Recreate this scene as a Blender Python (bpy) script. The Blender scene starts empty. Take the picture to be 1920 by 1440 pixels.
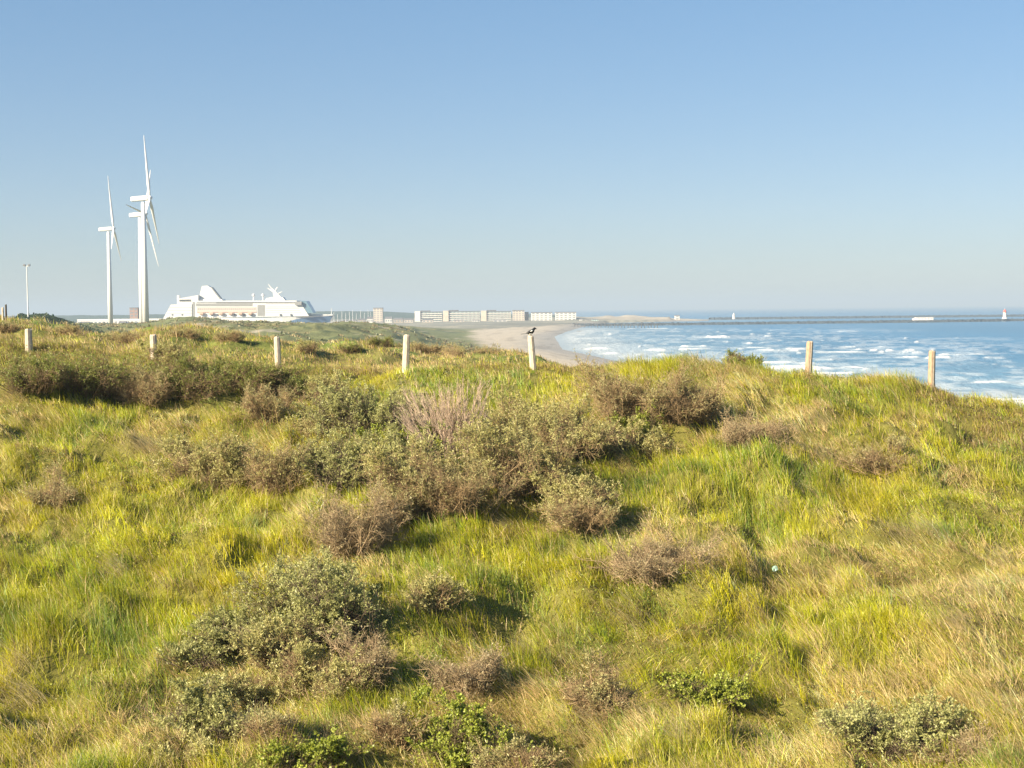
import bpy, math, random
import numpy as np
from mathutils import Vector, Matrix
R = math.radians
random.seed(7)

# ------------------------------------------------------------------ camera, sky, sun, exposure
sc = bpy.context.scene
F = 2600.0                      # focal length in photo pixels (1920 wide)
CAMZ = 20.0
PITCH = math.atan(140 / F)
ROLL = 0.0100
fwd = Vector((0, math.cos(PITCH), -math.sin(PITCH)))
r0 = Vector((1, 0, 0)); u0 = r0.cross(fwd)
rgt = r0 * math.cos(ROLL) - u0 * math.sin(ROLL)
upv = r0 * math.sin(ROLL) + u0 * math.cos(ROLL)
cam_d = bpy.data.cameras.new('camera')
cam = bpy.data.objects.new('camera', cam_d)
sc.collection.objects.link(cam)
cam_d.sensor_width = 36; cam_d.lens = 36 * F / 1920
cam_d.clip_start = 0.5; cam_d.clip_end = 60000
m = Matrix((rgt, upv, -fwd)).transposed().to_4x4(); m.translation = (0, 0, CAMZ)
cam.matrix_world = m
sc.camera = cam

SUN_EL, SUN_AZ = R(28), R(-126)        # azimuth from +Y, clockwise positive: sun low on the left, a little behind
sdir = Vector((math.sin(SUN_AZ) * math.cos(SUN_EL), math.cos(SUN_AZ) * math.cos(SUN_EL), math.sin(SUN_EL)))
sun_d = bpy.data.lights.new('sun', 'SUN'); sun_d.energy = 5.0; sun_d.angle = R(0.5); sun_d.color = (1, 0.86, 0.63)
sun = bpy.data.objects.new('sun', sun_d); sc.collection.objects.link(sun)
sun.rotation_euler = sdir.to_track_quat('Z', 'Y').to_euler()
w = bpy.data.worlds.new('World'); sc.world = w; w.use_nodes = True
nt = w.node_tree; nt.nodes.clear()
sky = nt.nodes.new('ShaderNodeTexSky'); sky.sky_type = 'NISHITA'; sky.sun_disc = False
sky.sun_elevation = SUN_EL; sky.sun_rotation = SUN_AZ
sky.air_density = 1.0; sky.dust_density = 0.3; sky.ozone_density = 2.5; sky.altitude = 20
bg = nt.nodes.new('ShaderNodeBackground'); bg.inputs['Strength'].default_value = 0.068
wo = nt.nodes.new('ShaderNodeOutputWorld')
hs = nt.nodes.new('ShaderNodeHueSaturation'); hs.inputs['Saturation'].default_value = 1.3; gm = nt.nodes.new('ShaderNodeGamma'); gm.inputs[1].default_value = .56
nt.links.new(sky.outputs[0], hs.inputs['Color']); tint = nt.nodes.new('ShaderNodeMix'); tint.data_type = 'RGBA'; tint.blend_type = 'MULTIPLY'; tint.inputs[0].default_value = 1; tint.inputs[7].default_value = (1.0, 1.20, 1.58, 1)
nt.links.new(hs.outputs[0], tint.inputs[6]); nt.links.new(tint.outputs[2], gm.inputs[0]); nt.links.new(gm.outputs[0], bg.inputs[0]); nt.links.new(bg.outputs[0], wo.inputs[0])
sc.view_settings.view_transform = 'Standard'; sc.view_settings.look = 'None'
sc.view_settings.exposure = 1.66; sc.view_settings.gamma = 1
sc.cycles.volume_bounces = 0; sc.cycles.max_bounces = 6; sc.cycles.transparent_max_bounces = 6

def ray(px, py):
    return fwd + rgt * ((px - 960) / F) + upv * ((720 - py) / F)
def at(px, py, Y):
    v = ray(px, py); return Vector((0, 0, CAMZ)) + v * (Y / v.y)
def zat(px, py, Y): return at(px, py, Y).z
def zpix(px, py, Y):              # vectorised height of the ray through (px,py) at depth Y (px may be array)
    a = (px - 960) / F; b = (720 - py) / F
    vy = fwd.y + rgt.y * a + upv.y * b; vz = fwd.z + rgt.z * a + upv.z * b
    return CAMZ + vz * Y / vy
def proj(x, y, z):                # world -> photo pixels (arrays)
    z = z - CAMZ
    f_ = fwd.y * y + fwd.z * z; a = rgt.x * x + rgt.y * y + rgt.z * z; b = upv.x * x + upv.y * y + upv.z * z
    return 960 + F * a / f_, 720 - F * b / f_

# ------------------------------------------------------------------ helpers
C = sc.collection
def tag(o, label=None, cat=None, group=None, kind=None):
    for k, v in (('label', label), ('category', cat), ('group', group), ('kind', kind)):
        if v: o[k] = v
    return o
def empty(name, loc, rz=0, parent=None):
    o = bpy.data.objects.new(name, None); C.objects.link(o); o.location = loc; o.rotation_euler = (0, 0, rz)
    o.empty_display_size = 0.1
    if parent: o.parent = parent
    return o
def npmesh(name, V, faces, mat, parent=None, col=None, loc=None, smooth=False):
    """faces: list of int arrays (n,k)"""
    me = bpy.data.meshes.new(name)
    V = np.asarray(V, np.float32)
    me.vertices.add(len(V)); me.vertices.foreach_set('co', V.ravel())
    idx = np.concatenate([f.ravel() for f in faces]).astype(np.int32)
    tot = np.concatenate([np.full(len(f), f.shape[1], np.int32) for f in faces])
    start = np.concatenate(([0], np.cumsum(tot)[:-1])).astype(np.int32)
    me.loops.add(len(idx)); me.loops.foreach_set('vertex_index', idx)
    me.polygons.add(len(tot)); me.polygons.foreach_set('loop_start', start)
    if smooth: me.polygons.foreach_set('use_smooth', np.ones(len(tot), bool))
    me.update(calc_edges=True)
    if col is not None:
        a = me.color_attributes.new('Col', 'FLOAT_COLOR', 'POINT')
        c4 = np.ones((len(V), 4), np.float32); c4[:, :3] = col
        a.data.foreach_set('color', c4.ravel())
    me.materials.append(mat)
    o = bpy.data.objects.new(name, me); C.objects.link(o)
    if parent: o.parent = parent
    if loc is not None: o.location = loc
    return o
class MB:
    def __init__(s): s.v = []; s.f = []
    def box(s, x0, x1, y0, y1, z0, z1):
        return s.prism([(x0, z0), (x1, z0), (x1, z1), (x0, z1)], y0, y1)
    def prism(s, pts, y0, y1, y0t=None, y1t=None):
        n = len(pts); b = len(s.v)
        s.v += [(p[0], y0, p[1]) for p in pts] + [(p[0], y1, p[1]) for p in pts]
        s.f.append(tuple(b + i for i in range(n))); s.f.append(tuple(b + 2 * n - 1 - i for i in range(n)))
        for i in range(n):
            j = (i + 1) % n; s.f.append((b + i, b + n + i, b + n + j, b + j))
        return s
    def loft(s, rings, cap=True):
        b = len(s.v); n = len(rings[0])
        for r in rings: s.v += [tuple(p) for p in r]
        for k in range(len(rings) - 1):
            for i in range(n):
                j = (i + 1) % n; s.f.append((b + k * n + i, b + k * n + j, b + (k + 1) * n + j, b + (k + 1) * n + i))
        if cap:
            s.f.append(tuple(b + i for i in reversed(range(n)))); e = b + (len(rings) - 1) * n
            s.f.append(tuple(e + i for i in range(n)))
        return s
    def tube(s, pts, rad, n=10):
        pts = [Vector(p) for p in pts]; rings = []
        for i, p in enumerate(pts):
            t = (pts[min(i + 1, len(pts) - 1)] - pts[max(i - 1, 0)]).normalized()
            a = t.orthogonal().normalized() if abs(t.z) < .99 else Vector((1, 0, 0)); a = (a - t * a.dot(t)).normalized(); c = t.cross(a)
            rr = rad[i] if isinstance(rad, (list, tuple)) else rad
            rings.append([p + (a * math.cos(2 * math.pi * k / n) + c * math.sin(2 * math.pi * k / n)) * rr for k in range(n)])
        return s.loft(rings)
    def build(s, name, mat, parent=None, smooth=False, loc=None):
        me = bpy.data.meshes.new(name); me.from_pydata(s.v, [], s.f); me.materials.append(mat)
        import bmesh
        bm = bmesh.new(); bm.from_mesh(me); bmesh.ops.recalc_face_normals(bm, faces=bm.faces); bm.to_mesh(me); bm.free()
        if smooth:
            for p in me.polygons: p.use_smooth = True
        o = bpy.data.objects.new(name, me); C.objects.link(o)
        if parent: o.parent = parent
        if loc is not None: o.location = loc
        return o

def lattice(ix, iy, seed):
    h = (ix.astype(np.int64) * 374761393 + iy.astype(np.int64) * 668265263 + seed * 974634777) & 0xffffffff
    h = ((h ^ (h >> 13)) * 1274126177) & 0xffffffff
    h = ((h ^ (h >> 16)) * 2246822519) & 0xffffffff
    return ((h ^ (h >> 15)) & 0xffffff) / float(0xffffff)
def vn(x, y, seed=0):
    ix = np.floor(x); iy = np.floor(y); fx = x - ix; fy = y - iy
    fx = fx * fx * fx * (fx * (fx * 6 - 15) + 10); fy = fy * fy * fy * (fy * (fy * 6 - 15) + 10)
    a = lattice(ix, iy, seed); b = lattice(ix + 1, iy, seed); c = lattice(ix, iy + 1, seed); d = lattice(ix + 1, iy + 1, seed)
    return (a * (1 - fx) + b * fx) * (1 - fy) + (c * (1 - fx) + d * fx) * fy
def fbm(x, y, seed=0, o=4):
    s = 0; a = .5; n = 0
    for k in range(o):
        s = s + a * (vn(x, y, seed + k * 17) - .5); n += a; a *= .5; x = x * 2.03 + 11.7; y = y * 2.03 + 5.3
    return s / n * 2            # about -1..1
def ss(x): x = np.clip(x, 0, 1); return x * x * (3 - 2 * x)

# ------------------------------------------------------------------ materials
MATS = {}
def principled(name, col, rough=.6, spec=.3, noise=None, bump=None, metal=0):
    """noise=(scale, amount, vec_scale) colour mottling, bump=(scale, strength)"""
    if name in MATS: return MATS[name]
    m = bpy.data.materials.new(name); m.use_nodes = True; t = m.node_tree; b = t.nodes['Principled BSDF']
    b.inputs['Roughness'].default_value = rough; b.inputs['Specular IOR Level'].default_value = spec
    b.inputs['Metallic'].default_value = metal
    b.inputs['Base Color'].default_value = (*col, 1)
    tc = t.nodes.new('ShaderNodeTexCoord')
    if noise:
        mp = t.nodes.new('ShaderNodeMapping'); mp.inputs['Scale'].default_value = noise[2] if len(noise) > 2 else (1, 1, 1)
        t.links.new(tc.outputs['Object'], mp.inputs[0])
        n = t.nodes.new('ShaderNodeTexNoise'); n.inputs['Scale'].default_value = noise[0]; n.inputs['Detail'].default_value = 5
        t.links.new(mp.outputs[0], n.inputs[0])
        r = t.nodes.new('ShaderNodeValToRGB')
        r.color_ramp.elements[0].position = .3; r.color_ramp.elements[1].position = .7
        r.color_ramp.elements[0].color = (*[c * (1 - noise[1]) for c in col], 1)
        r.color_ramp.elements[1].color = (*[min(1, c * (1 + noise[1])) for c in col], 1)
        t.links.new(n.outputs[0], r.inputs[0]); t.links.new(r.outputs[0], b.inputs['Base Color'])
    if bump:
        n = t.nodes.new('ShaderNodeTexNoise'); n.inputs['Scale'].default_value = bump[0]; n.inputs['Detail'].default_value = 4
        t.links.new(tc.outputs['Object'], n.inputs[0])
        bp = t.nodes.new('ShaderNodeBump'); bp.inputs['Strength'].default_value = bump[1]; bp.inputs['Distance'].default_value = bump[2] if len(bump) > 2 else .05
        t.links.new(n.outputs[0], bp.inputs['Height']); t.links.new(bp.outputs[0], b.inputs['Normal'])
    MATS[name] = m; return m
def leafmat(name, trans=.35, rough=.5, var=.25):
    """thin leaf: attribute colour, diffuse + translucent + slight gloss"""
    m = bpy.data.materials.new(name); m.use_nodes = True; t = m.node_tree; t.nodes.clear()
    at_ = t.nodes.new('ShaderNodeVertexColor'); at_.layer_name = 'Col'
    d = t.nodes.new('ShaderNodeBsdfDiffuse'); tr = t.nodes.new('ShaderNodeBsdfTranslucent')
    g = t.nodes.new('ShaderNodeBsdfGlossy'); g.inputs['Roughness'].default_value = rough
    mx = t.nodes.new('ShaderNodeMixShader'); mx.inputs[0].default_value = trans
    m2 = t.nodes.new('ShaderNodeMixShader'); m2.inputs[0].default_value = .035
    o = t.nodes.new('ShaderNodeOutputMaterial')
    L = t.links.new
    L(at_.outputs[0], d.inputs[0]); L(at_.outputs[0], tr.inputs[0])
    L(d.outputs[0], mx.inputs[1]); L(tr.outputs[0], mx.inputs[2]); L(mx.outputs[0], m2.inputs[1]); L(g.outputs[0], m2.inputs[2]); L(m2.outputs[0], o.inputs[0])
    return m
def groundmat():
    m = bpy.data.materials.new('dune_ground'); m.use_nodes = True; t = m.node_tree; b = t.nodes['Principled BSDF']; L = t.links.new
    b.inputs['Roughness'].default_value = .95; b.inputs['Specular IOR Level'].default_value = .1
    a = t.nodes.new('ShaderNodeVertexColor'); a.layer_name = 'Col'
    tc = t.nodes.new('ShaderNodeTexCoord'); n = t.nodes.new('ShaderNodeTexNoise'); n.inputs['Scale'].default_value = 1.3; n.inputs['Detail'].default_value = 8
    n.inputs['Roughness'].default_value = .7
    L(tc.outputs['Object'], n.inputs[0])
    mr = t.nodes.new('ShaderNodeMapRange'); mr.inputs[1].default_value = .3; mr.inputs[2].default_value = .7; mr.inputs[3].default_value = .6; mr.inputs[4].default_value = 1.35
    L(n.outputs[0], mr.inputs[0])
    mx = t.nodes.new('ShaderNodeMix'); mx.data_type = 'RGBA'; mx.blend_type = 'MULTIPLY'; mx.inputs[0].default_value = 1
    L(a.outputs[0], mx.inputs[6]); L(mr.outputs[0], mx.inputs[7]); L(mx.outputs[2], b.inputs['Base Color'])
    bp = t.nodes.new('ShaderNodeBump'); bp.inputs['Strength'].default_value = .6; bp.inputs['Distance'].default_value = .3
    L(n.outputs[0], bp.inputs['Height']); L(bp.outputs[0], b.inputs['Normal'])
    return m

# ------------------------------------------------------------------ the lie of the land
# rows: depth, then ground height given as the photo row (py) where that ground shows
PXC = np.array([-700, 0, 150, 287, 430, 520, 620, 763, 880, 999, 1100, 1250, 1380, 1518, 1650, 1748, 1920, 2600.])
def row(d, pys):
    return d, zpix(PXC, np.array(pys, float), d)
ROWS = [
 (2, np.full(18, 12.3)), (18, np.full(18, 12.55)),
 row(24, [1400]*18), row(30, [1150,1150,1155,1160,1160,1160,1160,1160,1160,1160,1160,1160,1160,1165,1170,1175,1190,1230]),
 row(36, [960,968,975,985,985,985,985,982,980,980,980,978,980,985,995,1005,1020,1100]),
 row(42, [800,815,825,835,838,840,840,838,836,836,835,832,834,842,855,870,895,1000]),
 row(46, [715,735,748,758,764,766,768,766,764,762,760,752,754,762,778,796,832,960]),
 row(49.5, [640,655,664,682,700,706,706,702,702,704,702,692,693,706,718,735,775,930]),
 row(53, [632,646,658,672,690,698,700,698,700,702,702,696,700,718,738,758,805,980]),
 row(60, [618,630,648,656,672,684,692,690,694,700,708,740,780,800,830,860,900,1100]),
 row(68, [600,610,634,634,642,655,668,668,676,688,700,770,840,880,900,940,1000,1200]),
 row(76, [590,607,628,624,630,645,660,652,668,680,694,790,880,940,980,1000,1100,1300]),
 row(84, [596,614,634,630,636,652,668,662,680,695,720,820,910,980,1020,1060,1150,1350]),
]
RD = np.array([r[0] for r in ROWS]); RZ = np.stack([r[1] for r in ROWS])
CR6 = np.array([[-900,612],[0,613],[140,612],[200,610],[270,607],[300,602],[311,600],[335,594],[365,595],[412,599],[429,603],[440,606],[465,606.5],[493,604.5],[507,608],[560,609],[609,608],[646,604],[700,606],[760,613],[830,628],[900,650],[1000,700],[3000,900.]])
CR3 = np.array([[-900,590],[-60,600],[20,599],[50,590],[80,589],[100,593],[120,600],[140,608],[170,622],[300,640],[500,640],[3000,900.]])
def pchip_rows(d):
    i = np.clip(np.searchsorted(RD, d) - 1, 0, len(RD) - 2); t = np.clip((d - RD[i]) / (RD[i + 1] - RD[i]), 0, 1)
    return i, t
HOLES = []                     # (x, y, radius x, radius y, depth) hollows and mounds in the near slope
def near(x, y):
    yy = np.maximum(y, 2.0); px = 960 + F * x / yy
    i, t = pchip_rows(yy)
    out = np.zeros_like(x)
    cols = np.stack([np.interp(px, PXC, RZ[k]) for k in range(len(RD))])
    a = np.take_along_axis(cols, i[None], 0)[0]; b = np.take_along_axis(cols, (i + 1)[None], 0)[0]
    a0 = np.take_along_axis(cols, np.maximum(i - 1, 0)[None], 0)[0]; b1 = np.take_along_axis(cols, np.minimum(i + 2, len(RD) - 1)[None], 0)[0]
    h = RD[i + 1] - RD[i]
    ma = np.where(i > 0, (b - a0) / (RD[i + 1] - RD[np.maximum(i - 1, 0)]), (b - a) / h) * h
    mb = np.where(i < len(RD) - 2, (b1 - a) / (RD[np.minimum(i + 2, len(RD) - 1)] - RD[i]), (b - a) / h) * h
    t2 = t * t; t3 = t2 * t
    z = (2*t3 - 3*t2 + 1) * a + (t3 - 2*t2 + t) * ma + (-2*t3 + 3*t2) * b + (t3 - t2) * mb
    tus = np.clip(vn(x / .95 + 3.3, y / .85, 401) - .58, 0, 1) * 1.15 + np.clip(vn(x / 2.3, y / 1.9 + 7, 402) - .6, 0, 1) * 1.1
    wgt = ss((y - 16) / 6)
    amp = np.where(y > 47, .55, 1.0)
    n = (fbm(x / 3.2, y / 3.2, 3, 3) * .38 + fbm(x / 1.3, y / 1.1, 9, 2) * .34 + fbm(x / .42, y / .42, 12, 2) * .09) * amp
    z = z + (n + (tus * .8 - .09) * (1 - .75 * ss((y - 44) / 4))) * wgt
    z = z + ss((y - 55) / 8) * (1 - ss((y - 100) / 30)) * (fbm(x / 5, y / 6, 14, 3) * .75 + fbm(x / 1.8, y / 2, 15, 2) * .3)
    for (hx, hy, rx, ry, dp) in HOLES:
        z = z + dp * np.exp(-((x - hx) / rx) ** 2 - ((y - hy) / ry) ** 2)
    return z
def Lines(d):
    L1 = np.interp(d, [0,110,300,500,800,1200,1400,1600,1800,2000,2300,2600,9000], [60,45,22,0,-24,-34,30,70,92,230,260,120,120])
    L2 = np.interp(d, [0,110,276,500,684,1000,1210,1480,1700,1900,2050,2300,2600,9000], [110,105,84,42,25,31,48,74,100,130,290,330,170,170])
    return L1, L2
def far(x, y):
    L1, L2 = Lines(y)
    wob = fbm(x / 60 + 3, y / 60, 21, 3)
    t = L1 - x + wob * 10 * (y < 1500)
    px = 960 + F * x / np.maximum(y, 2)
    hgt = np.interp(y, [0, 110, 500, 700, 900, 1150, 1300, 9000], [8.5, 9, 11.5, 11, 8, 4, .6, .6])
    dune = 3 + hgt * ss(t / 75) + (fbm(x / 45, y / 70, 31, 4) * 2.2 + fbm(x / 9, y / 14, 33, 3) * 1.7) * ss(t / 40) * np.interp(y, [0, 900, 1300], [1, 1, .12])
    b = np.clip((x - L1) / np.maximum(L2 - L1, 1), 0, 1)
    beach = 3 * (1 - b) ** 1.15
    z = np.where(x < L1, np.maximum(dune, 3 - .4), beach + np.maximum(dune - 3, 0) * 0)
    z = np.where(x > L2, -np.clip((x - L2) / 35, 0, 4), z)
    z = z + ss((y - 1960) / 60) * (1 - ss((y - 2350) / 80)) * ss((x - 60) / 40) * (x < L1) * np.clip(2.2 + 5 * fbm(x / 40, y / 60, 55, 3), 0, 9)
    w6 = np.exp(-((y - 600) / 75) ** 2) * ss((860 - px) / 120)
    z6 = zpix(px, np.interp(px, CR6[:, 0], CR6[:, 1]), 600.) + fbm(x / 7, y / 12, 41, 3) * .5
    z = z * (1 - w6) + z6 * w6
    w3 = np.exp(-((y - 350) / 55) ** 2) * ss((300 - px) / 150)
    z3 = zpix(px, np.interp(px, CR3[:, 0], CR3[:, 1]), 350.) + fbm(x / 2.2, y / 3, 43, 3) * .7
    z = z * (1 - w3) + z3 * w3
    wf = np.exp(-((y - 3600) / 350) ** 2) * ss((900 - px) / 200)
    z = z + wf * (13 + 5 * fbm(x / 220, y / 400, 51, 4) + 1.5 * fbm(x / 30, y / 40, 52, 2))
    return z
def ground(x, y):
    x = np.asarray(x, float); y = np.asarray(y, float); x, y = np.broadcast_arrays(x, y); sh = x.shape; x = x.ravel(); y = y.ravel()
    n = near(x, y); f = far(x, y); k = ss((y - 84) / 45)
    return (n * (1 - k) + f * k).reshape(sh)
def g1(x, y): return float(ground(np.array([x]), np.array([y]))[0])
def hit(px, py, d0=18.0, d1=60.0, default=None):
    v = ray(px, py); v = v / v.y
    d = np.arange(d0, d1, .05); z = CAMZ + v.z * d; g = ground(v.x * d, d)
    k = np.nonzero(z <= g)[0]
    dd = d[k[0]] if len(k) else (default or d1 - 3)
    return v.x * dd, dd, g1(v.x * dd, dd)
for (px, py, wp, dep, dpt) in [(1640,905,70,1.0,-.75),(1600,925,50,.8,-.5),(1690,880,60,.8,.45),(1425,1010,26,1.2,-.4),(1450,1080,30,.9,-.2),(1640,840,90,1.0,.3),
        (770,985,35,.8,-.5),(1150,1290,50,.8,-.5),(985,1195,40,.6,-.5),(1400,1290,60,.6,-.4),(970,1260,30,.6,-.3),(700,1030,40,.9,-.4),
        (1880,930,60,.8,-.5),(1450,890,150,1.2,.35),(1330,860,120,1.5,.2),(150,900,40,.7,-.4),(540,900,40,.6,-.4),(1200,840,50,.8,-.3),
        (350,1050,300,3,.25),(1750,1150,250,3,.3),(1480,1200,30,2.5,-.35),(1110,1080,200,1.6,.2),(1000,1110,60,.6,-.3),(120,1080,60,.6,-.25),(230,1100,40,.6,-.25),(480,1290,50,.7,-.2)]:
    hx, hy, hz = hit(px, py); HOLES.append((hx, hy, wp * hy / F, dep, dpt))

# ------------------------------------------------------------------ ground sheet
smax, ncol = 0.95, 560
sv = np.sinh(np.linspace(-2.2, 2.2, ncol)); sv = sv / sv.max() * smax
dd_ = [-12, -4, 2, 8]
while dd_[-1] < 5200: dd_.append(dd_[-1] * 1.0075 + .0)
dv = np.array(dd_); S, D = np.meshgrid(sv, dv)
X = S * (np.abs(D) + 14); Y = D.copy()
Z = ground(X, np.maximum(Y, 2))
px_, py_ = proj(X, np.maximum(Y, 6), Z)
L1g, L2g = Lines(Y)
n1 = fbm(X / 14, Y / 14, 61, 4)[..., None]; n2 = fbm(X / 3, Y / 3, 62, 3)[..., None]; n3 = fbm(X / 60, Y / 90, 63, 4)[..., None]
soil = np.array([.15, .14, .035]); green = np.array([.085, .115, .030]); dgreen = np.array([.035, .06, .028]); straw = np.array([.24, .19, .085]); sand = np.array([.42, .37, .30])
greyg = np.array([.15, .165, .075])
col = soil * (1 + .3 * n2) + 0 * n1
fm = ss((Y - 55) / 20)[..., None]
dune_c = green * 1.6 + (straw - green * 1.6) * ss((n1 + .35 * n2 + .15) * 1.3 + .45)
farc = greyg * (1 + .25 * n1) + (straw - greyg) * ss(n3 * 1.6 + n1 * .8) * .55; farc = farc + (dgreen - farc) * ss((n1 - .12 + .4 * n2) * 4)*.7
farc = farc + (sand * .8 - farc) * ss((n3 * .8 - n1 - .45) * 3)
k2 = ss((Y - 110) / 120)[..., None]
col = col * (1 - fm) + (dune_c * (1 - k2) + farc * k2) * fm
w3 = (np.exp(-((Y - 350) / 60) ** 2) * ss((190 - px_) / 60))[..., None]; col = col * (1 - w3) + dgreen * .7 * w3
wf = (ss((Y - 2500) / 500))[..., None]; col = col * (1 - wf) + dgreen * wf
port = (ss((Y - 1150) / 120) * (1 - ss((Y - 2600) / 300)))[..., None]
pc = np.array([.20, .20, .17]) * (1 + .35 * n3) + (sand - .2) * ss(n1 * 2 + n3 - .2) * .6
col = col * (1 - port) + pc * port
sp = (ss((Y - 1950) / 60) * (1 - ss((Y - 2400) / 80)) * ss((X - 90) / 50))[..., None]; col = col * (1 - sp) + sand * .85 * (1 + .25 * n1) * sp
bw = ss((X - L1g + 4 + 10 * n1[..., 0]) / 10) * (Y > 120)
wet = ss((X - L2g + 32 + 8 * n1[..., 0]) / 30)
wr = fbm((X - L2g) / 5, Y / 70, 64, 4)[..., None]; sandc = (1 - .22 * ss(wr * 2 - .1)) * (1 + .08 * fbm(X / 2, Y / 6, 65, 3))[..., None] * sand * (1 + .06 * n2) * (1 - np.array([.40, .34, .22]) * wet[..., None])
col = col * (1 - bw[..., None]) + sandc * bw[..., None]
nr = len(dv); idx = np.arange(nr * ncol).reshape(nr, ncol)
q = np.stack([idx[:-1, :-1], idx[:-1, 1:], idx[1:, 1:], idx[1:, :-1]], -1).reshape(-1, 4)
fb = ((bw[:-1, :-1] + bw[1:, 1:]) * .5 > .5).reshape(-1) & ((Y[:-1, :-1] < 1300).reshape(-1))
V = np.stack([X, Y, Z], -1).reshape(-1, 3); colf = np.clip(col, 0.005, 1).reshape(-1, 3)
GM = groundmat()
def sub(V, q, col, name):
    u, inv = np.unique(q, return_inverse=True)
    return npmesh(name, V[u], [inv.reshape(q.shape)], GM, col=col[u], smooth=True)
tag(sub(V, q[~fb], colf, 'ground'), kind='structure')
tag(sub(V, q[fb], colf, 'beach'), kind='structure')

# ------------------------------------------------------------------ sea: real swell with breakers; foam where the crests break
def seamat():
    m = bpy.data.materials.new('sea_water'); m.use_nodes = True; t = m.node_tree; b = t.nodes['Principled BSDF']; L = t.links.new
    a = t.nodes.new('ShaderNodeVertexColor'); a.layer_name = 'Col'
    tc = t.nodes.new('ShaderNodeTexCoord'); mp = t.nodes.new('ShaderNodeMapping'); mp.inputs['Scale'].default_value = (.35, .12, 1)
    n = t.nodes.new('ShaderNodeTexNoise'); n.inputs['Scale'].default_value = 1; n.inputs['Detail'].default_value = 6; n.inputs['Roughness'].default_value = .65
    L(tc.outputs['Object'], mp.inputs[0]); L(mp.outputs[0], n.inputs[0])
    bp = t.nodes.new('ShaderNodeBump'); bp.inputs['Strength'].default_value = .9; bp.inputs['Distance'].default_value = .9
    L(n.outputs[0], bp.inputs['Height']); L(bp.outputs[0], b.inputs['Normal'])
    L(a.outputs[0], b.inputs['Base Color'])
    sp = t.nodes.new('ShaderNodeSeparateColor'); L(a.outputs[0], sp.inputs[0])
    mr = t.nodes.new('ShaderNodeMapRange'); mr.inputs[1].default_value = .15; mr.inputs[2].default_value = .5; mr.inputs[3].default_value = .38; mr.inputs[4].default_value = .9
    L(sp.outputs[0], mr.inputs[0]); L(mr.outputs[0], b.inputs['Roughness'])
    b.inputs['IOR'].default_value = 1.33; b.inputs['Specular IOR Level'].default_value = .28
    return m
ds = [150.]
while ds[-1] < 3400: ds.append(ds[-1] + max(.55, ds[-1] ** 2 / (20 * F) * 1.1))
ds += list(np.geomspace(ds[-1] * 1.03, 42000, 60)); ds = np.array(ds)
ss_ = np.linspace(-.06, .62, 620)
S, D = np.meshgrid(ss_, ds); X = S * (D + 30) + np.where(S < 0, S * D * 3 * ss((D - 2600) / 2000) * 6, 0); Y = D
L1s, L2s = Lines(np.minimum(D, 5000))
off = X - L2s                                   # distance offshore
wx = X + 14 * fbm(X / 70, Y / 70, 71, 2); wy = Y + 30 * fbm(X / 45, Y / 60, 72, 3)
wave = np.sin(wy / 34 * 2 * math.pi + 1.5 * np.sin(X / 60)) 
sw = fbm(X / 9, Y / 11, 73, 4); big = fbm(X / 55, Y / 75, 74, 3)
surf = ss(off / 14) * (1 - ss((off - 170 - 60 * big) / 120)) * (1 - ss((Y - 1250) / 200))
brk = fbm(wx / 44, wy / 6.5, 75, 4)             # crest pieces
crest = ss((wave - .35) * 2.2)
foam = surf * ss((crest * .62 + brk * .95 + big * .35 - .80 - .25 * ss((off - 130) / 150)) * 2.4)
lace = surf * ss((fbm(X / 6, Y / 9, 76, 4) * .8 + big * .5 + .12 + .25 * (1 - ss(off / 90))) * 2.2) * .24
caps = ss((fbm(wx / 15, wy / 10, 77, 3) - .70) * 6) * (Y < 1100) * ss(off / 40)
fo = np.clip(np.maximum(np.maximum(foam, lace), caps) , 0, 1)
Z = 0.0 + (.45 * wave * surf + .18 * sw + foam * .55) * (1 - ss((Y - 2200) / 900)) * ss(off / 12 + .2)
deep = np.array([.065, .175, .30]); shal = np.array([.12, .22, .31]); fc = np.array([.80, .80, .78])
water = shal + (deep - shal) * ss((off - 20 + 40 * big) / 170)[..., None]
wash = (1 - ss((off - 4 + 22 * big) / 55))[..., None] * (Y < 1450)[..., None]; water = water + (np.array([.42, .43, .43]) - water) * wash * .5
water = water * (1 + .18 * fbm(X / 90, Y / 240, 79, 4))[..., None]
colw = water * (1 - fo[..., None]) + fc * fo[..., None]
nr, nc = D.shape; idx = np.arange(nr * nc).reshape(nr, nc)
q = np.stack([idx[:-1, :-1], idx[:-1, 1:], idx[1:, 1:], idx[1:, :-1]], -1).reshape(-1, 4)
SM = seamat()
tag(npmesh('sea', np.stack([X, Y, Z], -1).reshape(-1, 3), [q], SM, col=colw.reshape(-1, 3), smooth=True), kind='structure')

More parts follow.
